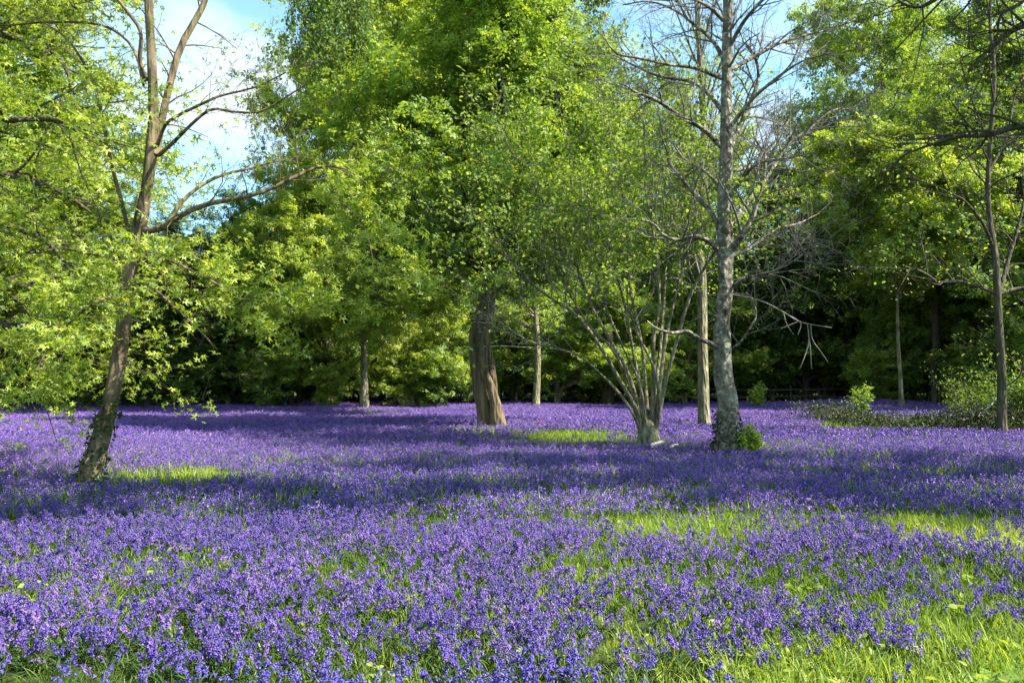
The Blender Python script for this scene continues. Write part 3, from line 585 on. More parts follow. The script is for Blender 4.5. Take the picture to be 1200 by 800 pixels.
# --- F: bare grey tree
dF = 17; bF = np.array([(852 - 600) / F * dF, dF, 0.])
Fb = empty('bare_tree', bF, 'tall grey lichen-patched tree still bare of leaves, right of centre', 'tree'); SLIM[Fb.name] = .8
tF = tube_part('trunk', Fb, [(854, 535), (853, 515), (852, 495), (853, 468), (847, 440), (847, 405), (847, 370), (850, 330), (850, 290), (849, 245), (851, 195), (850, 150), (852, 100), (852, 50), (853, 0), (851, -60), (853, -130), (850, -220)], dF, [34, 31, 29, 28, 25, 26, 23, 22, 23, 20, 19, 18, 16, 14, 13, 10, 7, 2], 'bark_grey', 90, 24, .12, 11, bF, True)
bf = [([(843, 408), (832, 402, -.2), (818, 396, -.4), (805, 388, -.5), (790, 390, -.6), (772, 386, -.8), (758, 376, -.9)], [9, 7, 6, 4, 2]),
      ([(843, 296), (832, 283, -.2), (815, 277, -.3), (795, 281, -.5), (778, 276, -.6), (765, 262, -.7), (752, 258, -.8)], [9, 7, 5, 3]),
      ([(846, 272), (832, 248, .2), (815, 228, .4), (797, 208, .6), (784, 190, .7), (781, 168, .8), (775, 150, .9)], [8, 6, 5, 3]),
      ([(845, 172), (825, 152, -.3), (800, 138, -.5), (770, 118, -.7), (745, 108, -.9), (730, 98, -1)], [8, 6, 5, 2]),
      ([(846, 130), (830, 110, .4), (808, 95, .8), (775, 90, 1), (745, 78, 1.2), (720, 65, 1.4)], [7, 5, 4, 2]),
      ([(846, 92), (815, 80, -.4), (785, 76, -.6), (748, 68, -.9), (722, 62, -1.1), (705, 40, -1.3)], [7, 5, 4, 2]),
      ([(848, 70), (835, 48, .3), (815, 30, .5), (790, 12, .7), (760, 2, 1), (730, 6, 1.2)], [7, 5, 3, 2]),
      ([(849, 25), (830, 8, -.3), (805, -2, -.6), (775, 0, -.9), (745, -14, -1)], [6, 4, 3, 2]),
      ([(857, 292), (870, 275, -.3), (883, 250, -.4), (893, 215, -.5), (897, 185, -.5), (886, 165, -.4), (882, 150, -.3)], [12, 9, 6, 4, 2]),
      ([(856, 262), (878, 235, .3), (900, 205, .6), (922, 172, .8), (948, 152, 1), (975, 130, 1.2), (1000, 128, 1.4)], [9, 7, 5, 2]),
      ([(855, 232), (873, 205, -.5), (893, 190, -.8), (925, 185, -1), (955, 178, -1.3)], [7, 5, 3, 2]),
      ([(853, 178), (866, 150, .3), (880, 120, .4), (889, 88, .5), (882, 62, .5), (870, 48, .4)], [9, 7, 5, 2]),
      ([(855, 150), (880, 118, -.5), (910, 92, -.8), (940, 72, -1.1), (975, 62, -1.4)], [7, 5, 3, 2]),
      ([(856, 82), (885, 66, .3), (915, 50, .5), (950, 40, .8), (985, 30, 1), (1010, 12, 1.2)], [7, 5, 3, 2]),
      ([(855, 55), (872, 25, -.4), (892, 2, -.6), (915, -20, -.8), (945, -45, -1)], [7, 5, 4, 2]),
      ([(854, 15), (862, -15, .3), (885, -50, .5), (900, -90, .7)], [6, 4, 2]),
      ([(851, -30), (835, -60, .3), (815, -95, .5), (800, -140, .7)], [6, 4, 2]),
      ([(858, 408), (868, 400, -.2), (878, 385, -.3), (886, 370, -.3), (882, 352, -.4), (874, 342, -.4)], [4, 3, 2]),
      ([(857, 335), (880, 325, -.6), (905, 318, -1.2), (930, 306, -1.6), (948, 290, -2), (955, 270, -2.2)], [5, 4, 3, 1.5]),
      ([(857, 300), (880, 290, .5), (910, 268, 1), (935, 262, 1.4), (960, 250, 1.8)], [6, 4, 3, 1.5]),
      ([(856, 200, .2), (880, 195, 1.2), (905, 170, 2), (925, 140, 2.8)], [6, 4, 2]), ([(846, 220), (825, 200, 1.2), (800, 185, 2), (780, 150, 2.6)], [6, 4, 2])]
brF = []
for k, (s, ww) in enumerate(bf):
    brF.append(tube_part('bough', Fb, s, dF, ww, 'bark_grey', 20, 8, .08, k + 20, bF))
sub = [(p[None], r[None]) for p, r in brF] + [(tF[0][None, 60:], tF[1][None, 60:] * .6)]
twigs([s for k, s in enumerate(sub) if k not in (0,)], bF, 81, (4.6, 5, 4), 'twig_grey', Fb, lvl_kw=[dict(lenabs=1.25, ang=(30, 60), up=.15), dict(length=.55), dict(length=.55)], up=.15, flat=1., wig=.17)
# pale dead branch hanging from it on the right
db = tube_part('dead_branch', Fb, [(858, 345), (890, 352, -.5), (915, 364, -.9), (935, 376, -1.1), (950, 380, -1.2), (975, 384, -1.3)], dF, [2.6, 2.1, 1.3], 'twig_old', 16, 5, 0, 3, bF)
gdb = Geo(); Pd = []
for s in ([(918, 366, -.9), (922, 380, -1), (930, 392, -1)], [(920, 367, -.9), (938, 378, -.9), (935, 392, -1)], [(946, 380, -1.2), (948, 400, -1.2), (942, 420, -1.3), (937, 432, -1.3)], [(950, 381, -1.2), (952, 398, -1.1), (962, 412, -1.1), (970, 424, -1.2)], [(948, 395, -1.2), (950, 415, -1.1), (951, 432, -1.1)], [(935, 377, -1.1), (915, 385, -1.1)]):
    P, R = resample(*pxpath(s, dF, [1.6, 1.2, .8]), 8); gdb.add(*tubes((P - bF)[None], R[None], 4))
obj('dead_twigs', gdb.build('dead_twigs', M['twig_old']), Fb)
# sprouting bush and ivy at its foot
rng = rs(91); k = 800; i_ = (rng.random(k) ** 1.3 * 14).astype(int); a_ = rng.uniform(0, 6.28, k)
C = tF[0][i_] + np.stack([np.cos(a_), np.sin(a_), rng.normal(size=k) * .2], 1) * (tF[1][i_] * 1.1 + .03)[:, None]; C[:, 2] = np.maximum(C[:, 2], .05)
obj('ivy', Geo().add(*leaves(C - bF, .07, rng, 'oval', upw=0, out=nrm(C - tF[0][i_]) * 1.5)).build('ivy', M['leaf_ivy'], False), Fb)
def small_bush(name, px, d, h, r, seed, label, mat, n=12, ls=.07, tone=1, barkm='twig_grey', cat='bush', per=8):
    rng = rs(seed); b = np.array([(px - 600) / F * d, d, 0]); b[2] = gz(b[0], b[1]); e = empty(name, b, label, cat)
    P = np.zeros((n, 6, 3)); a = rng.uniform(0, 6.28, n); tt = np.linspace(0, 1, 6)[None]
    rr = r * rng.uniform(.2, 1, n)[:, None]; P[:, :, 0] = np.cos(a)[:, None] * rr * tt ** 1.2; P[:, :, 1] = np.sin(a)[:, None] * rr * tt ** 1.2; P[:, :, 2] = h * rng.uniform(.5, 1, n)[:, None] * tt
    R = np.ones((n, 6)) * np.linspace(.012, .004, 6)
    Q, q = spawn(P, R, 6, rng, .2, 1, length=.4, K=4, wig=.2, up=.1); Q2, q2 = spawn(Q, q, 4, rng, .2, 1, length=.5, K=3, wig=.2)
    obj('stems', Geo().add(*tubes(P, R, 4)).add(*tubes(Q, q, 3)).build('stems', M[barkm]), e)
    C = np.concatenate([along(Q, per // 2, rng, .2, .04), along(Q2, per, rng, 0, .05)])
    obj('foliage', Geo().add(*leaves(C, ls, rng, 'oval')).build('foliage', M[mat], False), e); return e
small_bush('sprouting_bush', 878, 16.7, .6, .2, 1, 'small lime-green bush sprouting against the foot of the bare tree', 'leaf_lime', n=8, ls=.07)
small_bush('elder_sapling', 888, 42, 1.35, .45, 2, 'little lime-green sapling before the fence, right of the bare tree', 'leaf_lime', n=5, ls=.12)
small_bush('wild_rose_bush', 1010, 34, 1.35, .55, 3, 'pale leafy bush on top of the bramble bank, left of the slender tree', 'leaf_bright', n=7, ls=.10, per=5)

# --- G: pale straight trunk behind
dG = 27; bG = np.array([(825 - 600) / F * dG, dG, 0.])
Gt = empty('straight_tree', bG, 'straight pale trunk standing close behind the bare tree', 'tree')
tG = tube_part('trunk', Gt, [(825, 510), (825, 490), (824, 440), (823, 390), (823, 340), (820, 290), (824, 230), (826, 170), (822, 100), (818, 30), (815, -40), (812, -110)], dG, [14.5, 13.5, 12, 11, 11, 10, 8, 7, 5, 2], 'bark_pale', 60, 14, .04, 14, bG, True)
rng = rs(101)
P1, R1 = spawn(tG[0][None], tG[1][None], 34, rng, .36, .98, lenabs=3.4, ang=(18, 38), K=7, wig=.07, up=.5, rad=.4)
P2, R2 = spawn(P1, R1, 7, rng, .2, 1, length=.45, ang=(20, 45), K=5, wig=.1, up=.3); P3, R3 = spawn(P2, R2, 5, rng, .2, 1, length=.5, ang=(25, 50), K=4, wig=.12, up=.1)
obj('limbs', Geo().add(*tubes(P1 - bG, R1, 5)).add(*tubes(P2 - bG, R2, 3)).add(*tubes(P3 - bG, R3, 3)).build('limbs', M['twig_grey']), Gt)
C = along(P3, 3, rng, .3, .1); obj('foliage', Geo().add(*leaves(C - bG, .09, rng, 'diamond')).build('foliage', M['leaf_rust'], False), Gt)

# --- I: dark forked tree by the right edge
dI = 22; bI = np.array([(1174 - 600) / F * dI, dI, 0.])
It = empty('forked_tree', bI, 'slim dark tree with a long level bough, in the bramble bank by the right edge', 'tree'); SLIM[It.name] = .6
tI = tube_part('trunk', It, [(1174, 515), (1174, 490), (1174, 440), (1171, 390), (1169, 345), (1166, 300), (1158, 240), (1160, 170), (1165, 90), (1160, 20), (1165, -50)], dI, [18, 16, 15, 14, 13, 9, 8, 6, 3], 'bark_dark', 50, 14, .06, 15, bI, True)
brI = [tI]
for k, (s, ww) in enumerate((([(1171, 345), (1150, 337), (1125, 330, -.3), (1100, 330, -.5), (1080, 318, -.7), (1060, 312, -.9)], [8, 6, 5, 3]), ([(1171, 345), (1195, 338), (1225, 340), (1260, 330)], [9, 7, 4]),
          ([(1170, 350), (1180, 310, .3), (1192, 270, .5), (1205, 220, .7), (1230, 150, 1)], [9, 7, 5, 2]), ([(1164, 290), (1152, 262, -.3), (1130, 235, -.5), (1115, 225, -.6), (1100, 190, -.8)], [6, 5, 4, 2]),
          ([(1174, 455), (1195, 440, -.2), (1200, 415, -.3), (1203, 390, -.4)], [4, 3, 2]), ([(1160, 200), (1180, 160, .5), (1190, 110, .8), (1215, 60, 1)], [5, 4, 2]), ([(1160, 170), (1140, 120, -.5), (1125, 70, -1)], [5, 3, 2]))):
    brI.append(tube_part('bough', It, s, dI, ww, 'bark_dark', 16, 7, .06, k, bI))
tr = twigs([(p[None], r[None]) for p, r in brI[1:]] + [(tI[0][None, 25:], tI[1][None, 25:])], bI, 111, (3.2, 4, 4), 'bark_dark', It, lvl_kw=[dict(lenabs=1.6), {}, {}], up=.1, flat=.7)
foliage(tr, bI, 112, 1, .09, 'oval', 'leaf_bright', It, jit=.1)

# --- N: near oak out of frame on the right, bare boughs reaching in at the top corner
dN = 12; bN = np.array([13.6, 10.5, 0.])
Nt = empty('oak_tree', bN, 'near oak beyond the right edge whose dark boughs reach into the top right corner', 'tree')
def boughN(P, R, k): 
    P, R = resample(P, R, 22); obj('bough', Geo().add(*tubes((P - bN)[None], R[None], 8, .07, k)).build('bough', M['bark_dark']), Nt); brN.append((P, R))
tp = np.array([[13.6, 10.5, -.25], [13.6, 10.5, 1.5], [13.5, 10.6, 5], [13.4, 10.5, 9], [13.5, 10.7, 12], [13.4, 10.5, 15.5]]); P, R = resample(tp, [.42, .32, .28, .22, .14, .03], 40)
R = R * (1 + .45 * np.exp(-np.linspace(0, 1, 40) * 22)); obj('trunk', Geo().add(*tubes((P - bN)[None], R[None], 14, .08, 6)).build('trunk', M['bark_dark']), Nt)
brN = []
for k, (z0, s, ww) in enumerate(((4.6, [(1300, 150, .3), (1200, 147, 1), (1160, 158, 1.2), (1125, 160, 1.3), (1090, 170, 1.4), (1060, 182, 1.5), (1035, 205, 1.6)], [16, 10, 6, 4, 2]),
        (6.2, [(1300, 20, .5), (1205, 30, 1), (1175, 45, 1), (1150, 66, 1), (1135, 82, 1)], [14, 9, 6, 3, 2]),
        (7.0, [(1300, -60, .5), (1230, -50, .5), (1160, -25, .5), (1110, -8, .5), (1080, 8, .5), (1058, 4, .5), (1045, -8, .5)], [15, 10, 7, 4, 2]),
        (7.0, [(1270, -20, .5), (1190, 8, .5), (1172, 20, .5), (1168, 45, .5), (1160, 70, .5)], [8, 5, 3, 2]))):
    P = np.concatenate([[[13.5, 10.55, z0]], pxpath(s, dN)]); boughN(P, np.interp(np.linspace(0, 1, len(P)), np.linspace(0, 1, len(ww)), ww) / F * dN / 2, k)
fine = len(brN)  # the next boughs are added out of view, laid out to shade the field
for k, (z0, ends) in enumerate(((7.5, [(11.5, 11, 9), (9.3, 11.6, 10.2), (7.2, 12, 10.6)]), (8.5, [(10.5, 9.3, 10.2), (7.5, 7.6, 10.8), (4.2, 6.4, 11)]), (7., [(12, 9, 8.5), (11, 8.6, 9.6)]),
        (9.5, [(12.5, 11.5, 11), (11.5, 12, 12.5)]), (8, [(15.5, 10.5, 9.5), (18, 10.5, 10.5)]), (9, [(14, 8.5, 10.5), (14, 6.5, 11.5)]), (10, [(14, 12.5, 11.5), (14.5, 14.5, 12.5)]))):
    boughN(np.array([(13.45, 10.55, z0)] + ends), np.linspace(.13, .03, len(ends) + 1), 10 + k)
tr = twigs([(p[None], q[None]) for p, q in brN[:fine]], bN, 121, (2.2, 4, 4), 'bark_dark', Nt, lvl_kw=[dict(lenabs=1.5), {}, {}], up=.05, flat=.8, wig=.2)
keepN = lambda C: (PX(C[:, 0], C[:, 1], C[:, 2])[1] < -30) | (PX(C[:, 0], C[:, 1], C[:, 2])[0] > 1230) | (C[:, 1] < 1)
t2 = twigs([(p[None], q[None]) for p, q in brN[fine:]], bN, 122, (1.7, 5, 3), 'bark_dark', Nt, lvl_kw=[dict(lenabs=1.9), {}, {}], up=.05, flat=.6, wig=.2)
foliage(t2, bN, 123, 3, .36, 'sprig', 'leaf_mid', Nt, jit=.15, keep=keepN)

def log(pa, pb, d, rr, label, name='log', cat='log'):
    a, b = W(*pa, d), W(*pb, d); a[2], b[2] = .09, .16; P, R = resample(np.array([a, (a + b) / 2 + [0, .02, .01], b]), [rr, rr * .95, rr * .9], 7); g = Geo().add(*tubes((P - a)[None], R[None], 9, .05, 3))
    for q in (0, -1):
        c = len(g.V[0]); ring = g.V[0].reshape(7, 9, 3)[q]; V = np.concatenate([ring.mean(0)[None], ring]); k = np.arange(9); g.add(V, np.stack([np.zeros(9, int), 1 + k, 1 + (k + 1) % 9], 1))
    o = obj(name, g.build(name, M['twig_dead'], False), None, label=label, cat=cat); o.location = a
log((762, 515), (778, 513), 18.5, .07, 'short pale cut log lying at the foot of the fan of stems')
log((785, 520), (795, 516), 18.0, .045, 'small pale chunk of wood just right of the fan of stems')
log((72, 560), (98, 556), 11.2, .018, 'thin pale stick lying against the foot of the leaning tree', 'stick', 'stick')

# --- slim trunks at the wood's edge
def slim(px, py0, d, top, w, bend, label, bark='bark_pale', leaf=None, fork=False, cat='tree', name='slim_tree', seed=0):
    b = np.array([(px - 600) / F * d, d, 0.]); b[2] = gz(b[0], b[1]); e = empty(name, b, label, cat)
    ys = np.linspace(py0 + 12, top, 6); pts = [(px + bend * math.sin((py0 - y) / 40.) - bend * .6 * (py0 - y) / 100, y) for y in ys]
    t = tube_part('trunk', e, pts, d, [w * 1.1, w, w * .9, w * .7, w * .3], bark, 24, 10, .07, seed, b, True)
    tr = twigs([(t[0][None, 8:], t[1][None, 8:])], b, 200 + seed, (1.6, 4, 4), bark, e, lvl_kw=[dict(lenabs=1.6), {}, {}], up=.1, flat=.5)
    if leaf: foliage(tr, b, 300 + seed, 4, .2, 'sprig', leaf, e, jit=.15)
    return e
slim(385, 472, 50, 250, 11, 1, 'mossy upright trunk at the wood edge below the lime-green crown', 'bark_pale', 'leaf_deep', seed=1)
slim(467, 474, 50, 360, 6, -2, 'thin crooked trunk between the sunlit thin trunk and the forked pair', 'bark_dark', 'leaf_lime', seed=3)
slim(477, 474, 48, 350, 6, 1, 'left stem of the close pair of thin trunks near centre', 'bark_pale', 'leaf_lime', seed=4)
slim(483, 474, 48, 340, 6, -4, 'right leaning stem of the close pair of thin trunks near centre', 'bark_pale', 'leaf_mid', seed=5)
slim(628, 473, 48, 300, 8, 3, 'leaning thin trunk just right of the twisted tree', 'bark_pale', 'leaf_bright', seed=6)
slim(712, 474, 50, 330, 15, 1, 'thick stubby trunk seen behind the fan of stems', 'bark_dark', 'leaf_bright', seed=7)
slim(1096, 476, 43, 250, 9, 1, 'thick dark trunk between the slender lime-green tree and the bramble thicket', 'bark_dark', 'leaf_mid', seed=8)

sp = empty('spreading_sapling', W(472, 472, 45) * [1, 1, 0], 'small spreading sapling with low lime-green layered sprays left of the thin pair of trunks', 'tree')
b0 = np.array(sp.location); bs = []
for k, s_ in enumerate(([(472, 480), (466, 462), (450, 445), (430, 437), (405, 434), (385, 442)], [(472, 480), (474, 455), (490, 438), (510, 430), (528, 436)], [(472, 480), (470, 450), (462, 420), (448, 395), (432, 380)], [(472, 480), (474, 440), (482, 410), (500, 385), (515, 375)], [(466, 462), (440, 452), (412, 455), (395, 465)])):
    bs.append(tube_part('stem', sp, s_, 45, [5, 3, 1.5], 'bark_pale', 12, 6, .05, k, b0))
tr = twigs([(p[None], q[None]) for p, q in bs], b0, 401, (6, 4, 3), 'bark_pale', sp, lvl_kw=[dict(lenabs=1.1), {}, {}], up=.05, flat=.25)
foliage(tr, b0, 402, 4, .22, 'sprig', 'leaf_lime', sp, jit=.08)
for px, d, sc, mt, lb in ((28, 47, 1.3, 'leaf_mid', 'near the left frame edge'), (72, 49, 1.2, 'leaf_bright', 'left of the leaning trunk'), (172, 49, 1.3, 'leaf_mid', 'just right of the leaning trunk'), (222, 47, 1.15, 'leaf_mid', 'under the foot of the sky gap'), (268, 50, 1.3, 'leaf_bright', 'right of the sky gap'),
        (318, 49, 1.35, 'leaf_mid', 'short of the mossy upright trunk'), (352, 52, 1.3, 'leaf_bright', 'close left of the mossy upright trunk'), (522, 51, 1.3, 'leaf_mid', 'left behind the twisted trunk'), (652, 51, 1.3, 'leaf_bright', 'between the twisted trunk and the fan of stems'), (738, 53, 1.4, 'leaf_lime', 'seen through the fan of stems'),
        (802, 53, 1.3, 'leaf_bright', 'left of the straight pale trunk'), (905, 57.5, 1.5, 'leaf_mid', 'behind the fence right of the bare tree'), (962, 58, 1.6, 'leaf_mid', 'behind the middle of the fence'), (1022, 57.5, 1.5, 'leaf_bright', 'behind the fence left of the slender tree'), (1098, 48, 1.3, 'leaf_bright', 'right of the slender lime-green tree'), (1150, 45, 1.3, 'leaf_mid', 'left of the forked tree')):
    c = copy_tree(sp); c['label'] = 'small layered sapling at the wood edge, ' + lb; x_ = (px - 600) / F * d; c.location = (x_, d, float(gz(x_, d))); c.rotation_euler = (0, 0, px * 1.7); c.scale = (sc * 1.15, sc * 1.15, sc)
    for ch in c.children:
        if ch.data.name.startswith('foliage'):
            if ('sap', mt) not in PROTO: PROTO[('sap', mt)] = ch.data.copy(); PROTO[('sap', mt)].materials[0] = M[mt]
            ch.data = PROTO[('sap', mt)]
b0 = np.array(Ct.location); bs = []
for k, s_ in enumerate(([(432, 300, 0), (440, 318, -3), (455, 335, -5), (480, 350, -6.5), (510, 362, -7)], [(432, 270, 0), (460, 280, -3), (495, 305, -6), (530, 330, -8)], [(430, 240, 0), (400, 262, -4), (385, 300, -6), (385, 340, -7)], [(455, 335, -5), (450, 360, -6), (446, 385, -6.5)],
        [(430, 200, 0), (470, 220, -4), (520, 250, -7), (555, 290, -9)], [(430, 230, 0), (370, 235, -3), (330, 260, -5), (300, 300, -6)])):
    bs.append(tube_part('bough', Ct, s_, 42, [8, 5, 3, 1.5], 'bark_pale', 14, 6, .05, k, b0))
tr = twigs([(p[None], q[None]) for p, q in bs], b0, 403, (3.5, 5, 4), 'bark_pale', Ct, lvl_kw=[dict(lenabs=1.6), {}, {}], up=0, flat=.4)
foliage(tr, b0, 404, 4, .27, 'sprig', 'leaf_lime', Ct, jit=.12)

# ---------------------------------------------------------------- fence
def boxv(x0, x1, y0, y1, z0, z1, tp=0):
    v = np.array([[x0, y0, z0], [x1, y0, z0], [x1, y1, z0], [x0, y1, z0], [x0, y0, z1], [x1, y0, z1], [x1, y1, z1 + tp], [x0, y1, z1 + tp]], float)
    f = np.array([[0, 3, 2, 1], [4, 5, 6, 7], [0, 1, 5, 4], [1, 2, 6, 5], [2, 3, 7, 6], [3, 0, 4, 7]]); return v, f
fy = 55.5
fe = empty('rail_fence', (13, fy, 0), 'low two-rail wooden fence along the foot of the wood on the right', 'fence')
pm = mesh('post', *boxv(-.06, .06, -.05, .05, -.2, 1.28, .03), M['timber']); rm = mesh('rail', *boxv(.02, 1.98, -.015, .015, -.045, .045), M['timber'])
rng = rs(8)
for k in range(24):
    x = -13 + k * 2.0
    o = obj('post', pm, fe); o.location = (x, rng.normal() * .02, float(gz(x + 13, fy))); o.rotation_euler = (rng.normal() * .02, rng.normal() * .035, rng.normal() * .1); o.scale = (1, 1, rng.uniform(.9, 1.1))
    if k < 23:
        for z in (1.08, .62):
            o = obj('rail', rm, fe); o.location = (x, -.07, z + float(gz(x + 13, fy)) + rng.normal() * .03); o.rotation_euler = (0, rng.normal() * .018, 0)

# ---------------------------------------------------------------- bramble bank on the right, tree shade put into its dark leaf colour
def bramble(px0, px1, d, h, seed, label, mat, r=.9, n=None):
    rng = rs(seed); x0, x1 = (px0 - 600) / F * d, (px1 - 600) / F * d; n = n or int((x1 - x0) * 34)
    b = np.array([(x0 + x1) / 2, d, 0]); b[2] = gz(b[0], b[1]); e = empty('bramble_thicket', b, label, 'brambles')
    K = 9; t = np.linspace(0, 1, K)[None]; a = rng.uniform(0, 6.28, n)[:, None]; L_ = rng.uniform(.5, 1.2, n)[:, None] * r
    cx = rng.uniform(x0, x1, n)[:, None] - b[0]; cy = rng.normal(size=(n, 1)) * .8; hh = h * rng.uniform(.6, 1.15, n)[:, None] * (.65 + .35 * np.sin(cx * 1.3 + seed) * np.sin(cx * .5 + 1))
    P = np.stack([cx + np.cos(a) * L_ * (t * 1.6 - .8), cy + np.sin(a) * L_ * (t * 1.6 - .8), hh * np.sin(PI * t) ** .8], -1) + rng.normal(size=(n, K, 3)) * .03
    R = np.full((n, K), .007)
    obj('stems', Geo().add(*tubes(P, R, 3)).build('stems', M['bark_dark']), e)
    C = along(P, 34, rng, 0, .13, 1.); C[:, 2] = np.abs(C[:, 2])
    obj('foliage', Geo().add(*leaves(C, .085, rng, 'oval', upw=.5)).build('foliage', M[mat], False), e)
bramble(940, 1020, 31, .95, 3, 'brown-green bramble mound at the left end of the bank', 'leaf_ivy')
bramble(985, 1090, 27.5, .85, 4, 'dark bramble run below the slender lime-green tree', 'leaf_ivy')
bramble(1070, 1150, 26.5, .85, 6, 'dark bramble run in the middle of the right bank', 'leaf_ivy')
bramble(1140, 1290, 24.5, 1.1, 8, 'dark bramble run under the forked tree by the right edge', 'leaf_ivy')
small_bush('thorn_bush', 1120, 29, 1.9, .9, 12, 'tall twiggy thorn bush rising from the right bank', 'leaf_mid', n=13, ls=.0555, barkm='bark_dark', per=3)
small_bush('thorn_bush', 1150, 27, 1.7, 1.0, 13, 'twiggy thorn bush just left of the forked tree', 'leaf_olive', n=18, ls=.075, barkm='bark_dark', per=3)
small_bush('thorn_bush', 1205, 25, 2.0, 1.1, 14, 'twiggy thorn bush at the right frame edge', 'leaf_mid', n=24, ls=.09, barkm='bark_dark', per=4)
lg = empty('fallen_branch', W(1140, 487, 25.2) * [1, 1, 0], 'pale crooked dead branch sticking out of the bramble bank', 'branch')
b0 = np.array(lg.location); P, R = resample(*pxpath([(1128, 492, 0), (1140, 489, 0), (1155, 480, .1), (1165, 470, .2), (1172, 455, .3)], 25.2, [2.6, 2, 1.2]), 14)
tube = obj('wood', Geo().add(*tubes((P - b0)[None], R[None], 5)).build('wood', M['twig_dead']), lg)

# ---------------------------------------------------------------- bluebells
def bell(nside, sc, open_=1.25):
    """a nodding bell hanging from its origin down -Z"""
    prof = [(.0, .12), (-.25, .34), (-.75, .36), (-1.0, .62 * open_)]
    a = np.linspace(0, 2 * PI, nside, endpoint=False); V = []
    for k, (z, r) in enumerate(prof):
        rr = r * (1 + (.25 * np.cos(a * nside / 2) if k == 3 and nside % 2 == 0 else 0)); V.append(np.stack([np.cos(a) * rr, np.sin(a) * rr, np.full(nside, z)], 1))
    V = np.concatenate(V) * sc; s = np.arange(nside); s2 = (s + 1) % nside
    q = np.concatenate([np.stack([k * nside + s, k * nside + s2, (k + 1) * nside + s2, (k + 1) * nside + s], 1) for k in range(3)])
    return V, q
def bellsimple(sc):
    V = np.array([[0, 0, 0], [-.45, -.2, -.85], [.45, -.25, -.9], [0, .5, -.95]]) * sc
    return V, np.array([[0, 1, 2], [0, 2, 3], [0, 3, 1]])
def bluebell(seed, lod):
    rng = rs(seed); h = rng.uniform(.25, .34); K = 9; t = np.linspace(0, 1, K); lean = rng.uniform(.01, .05); a0 = rng.uniform(0, 6.28)
    P = np.stack([lean * t ** 2 + .055 * np.clip(t - .7, 0, 1) ** 1.5 * 6, np.zeros(K), h * t - .04 * np.clip(t - .8, 0, 1) ** 1.5 * 8], -1)
    R = np.linspace(.003, .0015, K); gs, gf = Geo(), Geo()
    gs.add(*tubes(P[None, ::(1 if lod == 0 else 3)], R[None, ::(1 if lod == 0 else 3)] * (1 if lod == 0 else 1.5), 3))
    nb = rng.integers(8, 12) if lod < 2 else 6
    for k in range(nb):
        tt = .62 + .38 * (k + .5) / nb; i = min(int(tt * (K - 1)), K - 2); f = tt * (K - 1) - i; p = P[i] * (1 - f) + P[i + 1] * f
        az = rng.normal() * .9 + (PI if k % 3 == 0 else 0) * (rng.random() < .6); rad = rng.uniform(.006, .017); sc = rng.uniform(.017, .024) * (1.15 - .3 * (k / nb)) * (.8 if lod == 0 else 1.05 if lod == 1 else 1.6)
        V, q = bell(6, sc) if lod == 0 else bellsimple(sc)
        ti = rng.uniform(.2, .9); ry = np.array([[math.cos(ti), 0, -math.sin(ti)], [0, 1, 0], [math.sin(ti), 0, math.cos(ti)]])
        rz = np.array([[math.cos(az), -math.sin(az), 0], [math.sin(az), math.cos(az), 0], [0, 0, 1]])
        gf.add(V @ ry.T @ rz.T + p + [math.cos(az) * rad, math.sin(az) * rad, -.004], q)
    nl = 5 if lod == 0 else 3 if lod == 1 else 1
    gl = Geo()
    for k in range(nl):
        a = rng.uniform(0, 6.28); L_ = rng.uniform(.16, .27); t = np.linspace(0, 1, 5); r = L_ * .75 * t; z = L_ * (1.1 * t - .75 * t ** 2.2); wd = .007 * np.array([.6, 1, 1, .7, .05]) * (1 if lod == 0 else 1.4)
        c = np.stack([np.cos(a) * r, np.sin(a) * r, z], 1); sd_ = np.array([-math.sin(a), math.cos(a), 0])
        V = np.concatenate([c - sd_ * wd[:, None], c + sd_ * wd[:, None]]); s = np.arange(4); gl.add(V, np.stack([s, s + 1, s + 6, s + 5], 1))
    return gs, gf, gl
def join_mesh(name, parts):
    """parts: (Geo, material) -> one mesh with material slots"""
    V = []; Fs = []; mi = []; n = 0
    for k, (g, m) in enumerate(parts):
        v = np.concatenate(g.V); V.append(v)
        for f in g.F: Fs.append(f + n); mi.append(np.full(len(f), k))
        n += len(v)
    me = mesh(name, np.concatenate(V), Fs, M[parts[0][1]])
    for g, m in parts[1:]: me.materials.append(M[m])
    me.polygons.foreach_set('material_index', np.concatenate(mi).astype(np.int32)); return me
def src(name, meshes):
    c = bpy.data.collections.new(name)
    for k, me in enumerate(meshes):
        c.objects.link(bpy.data.objects.new(f"{name}_{k:02d}", me))
    return c
def grass_mesh(seed, nb, h, w, curl=.6, spread=.05, segs=3):
    rng = rs(seed); g = Geo()
    for k in range(nb):
        a = rng.uniform(0, 6.28); p = rng.normal(size=2) * spread; L_ = h * rng.uniform(.5, 1.15); t = np.linspace(0, 1, segs + 1)
        r = L_ * curl * rng.uniform(.2, 1.1) * t ** 1.7; z = L_ * (t - .35 * curl * t ** 2.5); wd = w * np.interp(t, [0, .5, 1], [.8, 1, .05])
        c = np.stack([p[0] + np.cos(a) * r, p[1] + np.sin(a) * r, z], 1); tw = a + PI / 2 + rng.normal() * .5; s_ = np.array([math.cos(tw), math.sin(tw), 0])
        V = np.concatenate([c - s_ * wd[:, None], c + s_ * wd[:, None]]); s = np.arange(segs); n1 = segs + 1
        g.add(V, np.stack([s, s + 1, s + 1 + n1, s + n1], 1))
    return join_mesh('grass_tuft', [(g, 'grass')])
def leafy_mesh(seed, n, size):
    rng = rs(seed); C = rng.normal(size=(n, 3)) * [.06, .06, .02]; C[:, 2] = np.abs(C[:, 2]) + .03
    V, f, a = leaves(C, size, rng, 'oval', upw=1.2, hang=-.1); g = Geo().add(V, f); return join_mesh('ground_leaf', [(g, 'grass')])
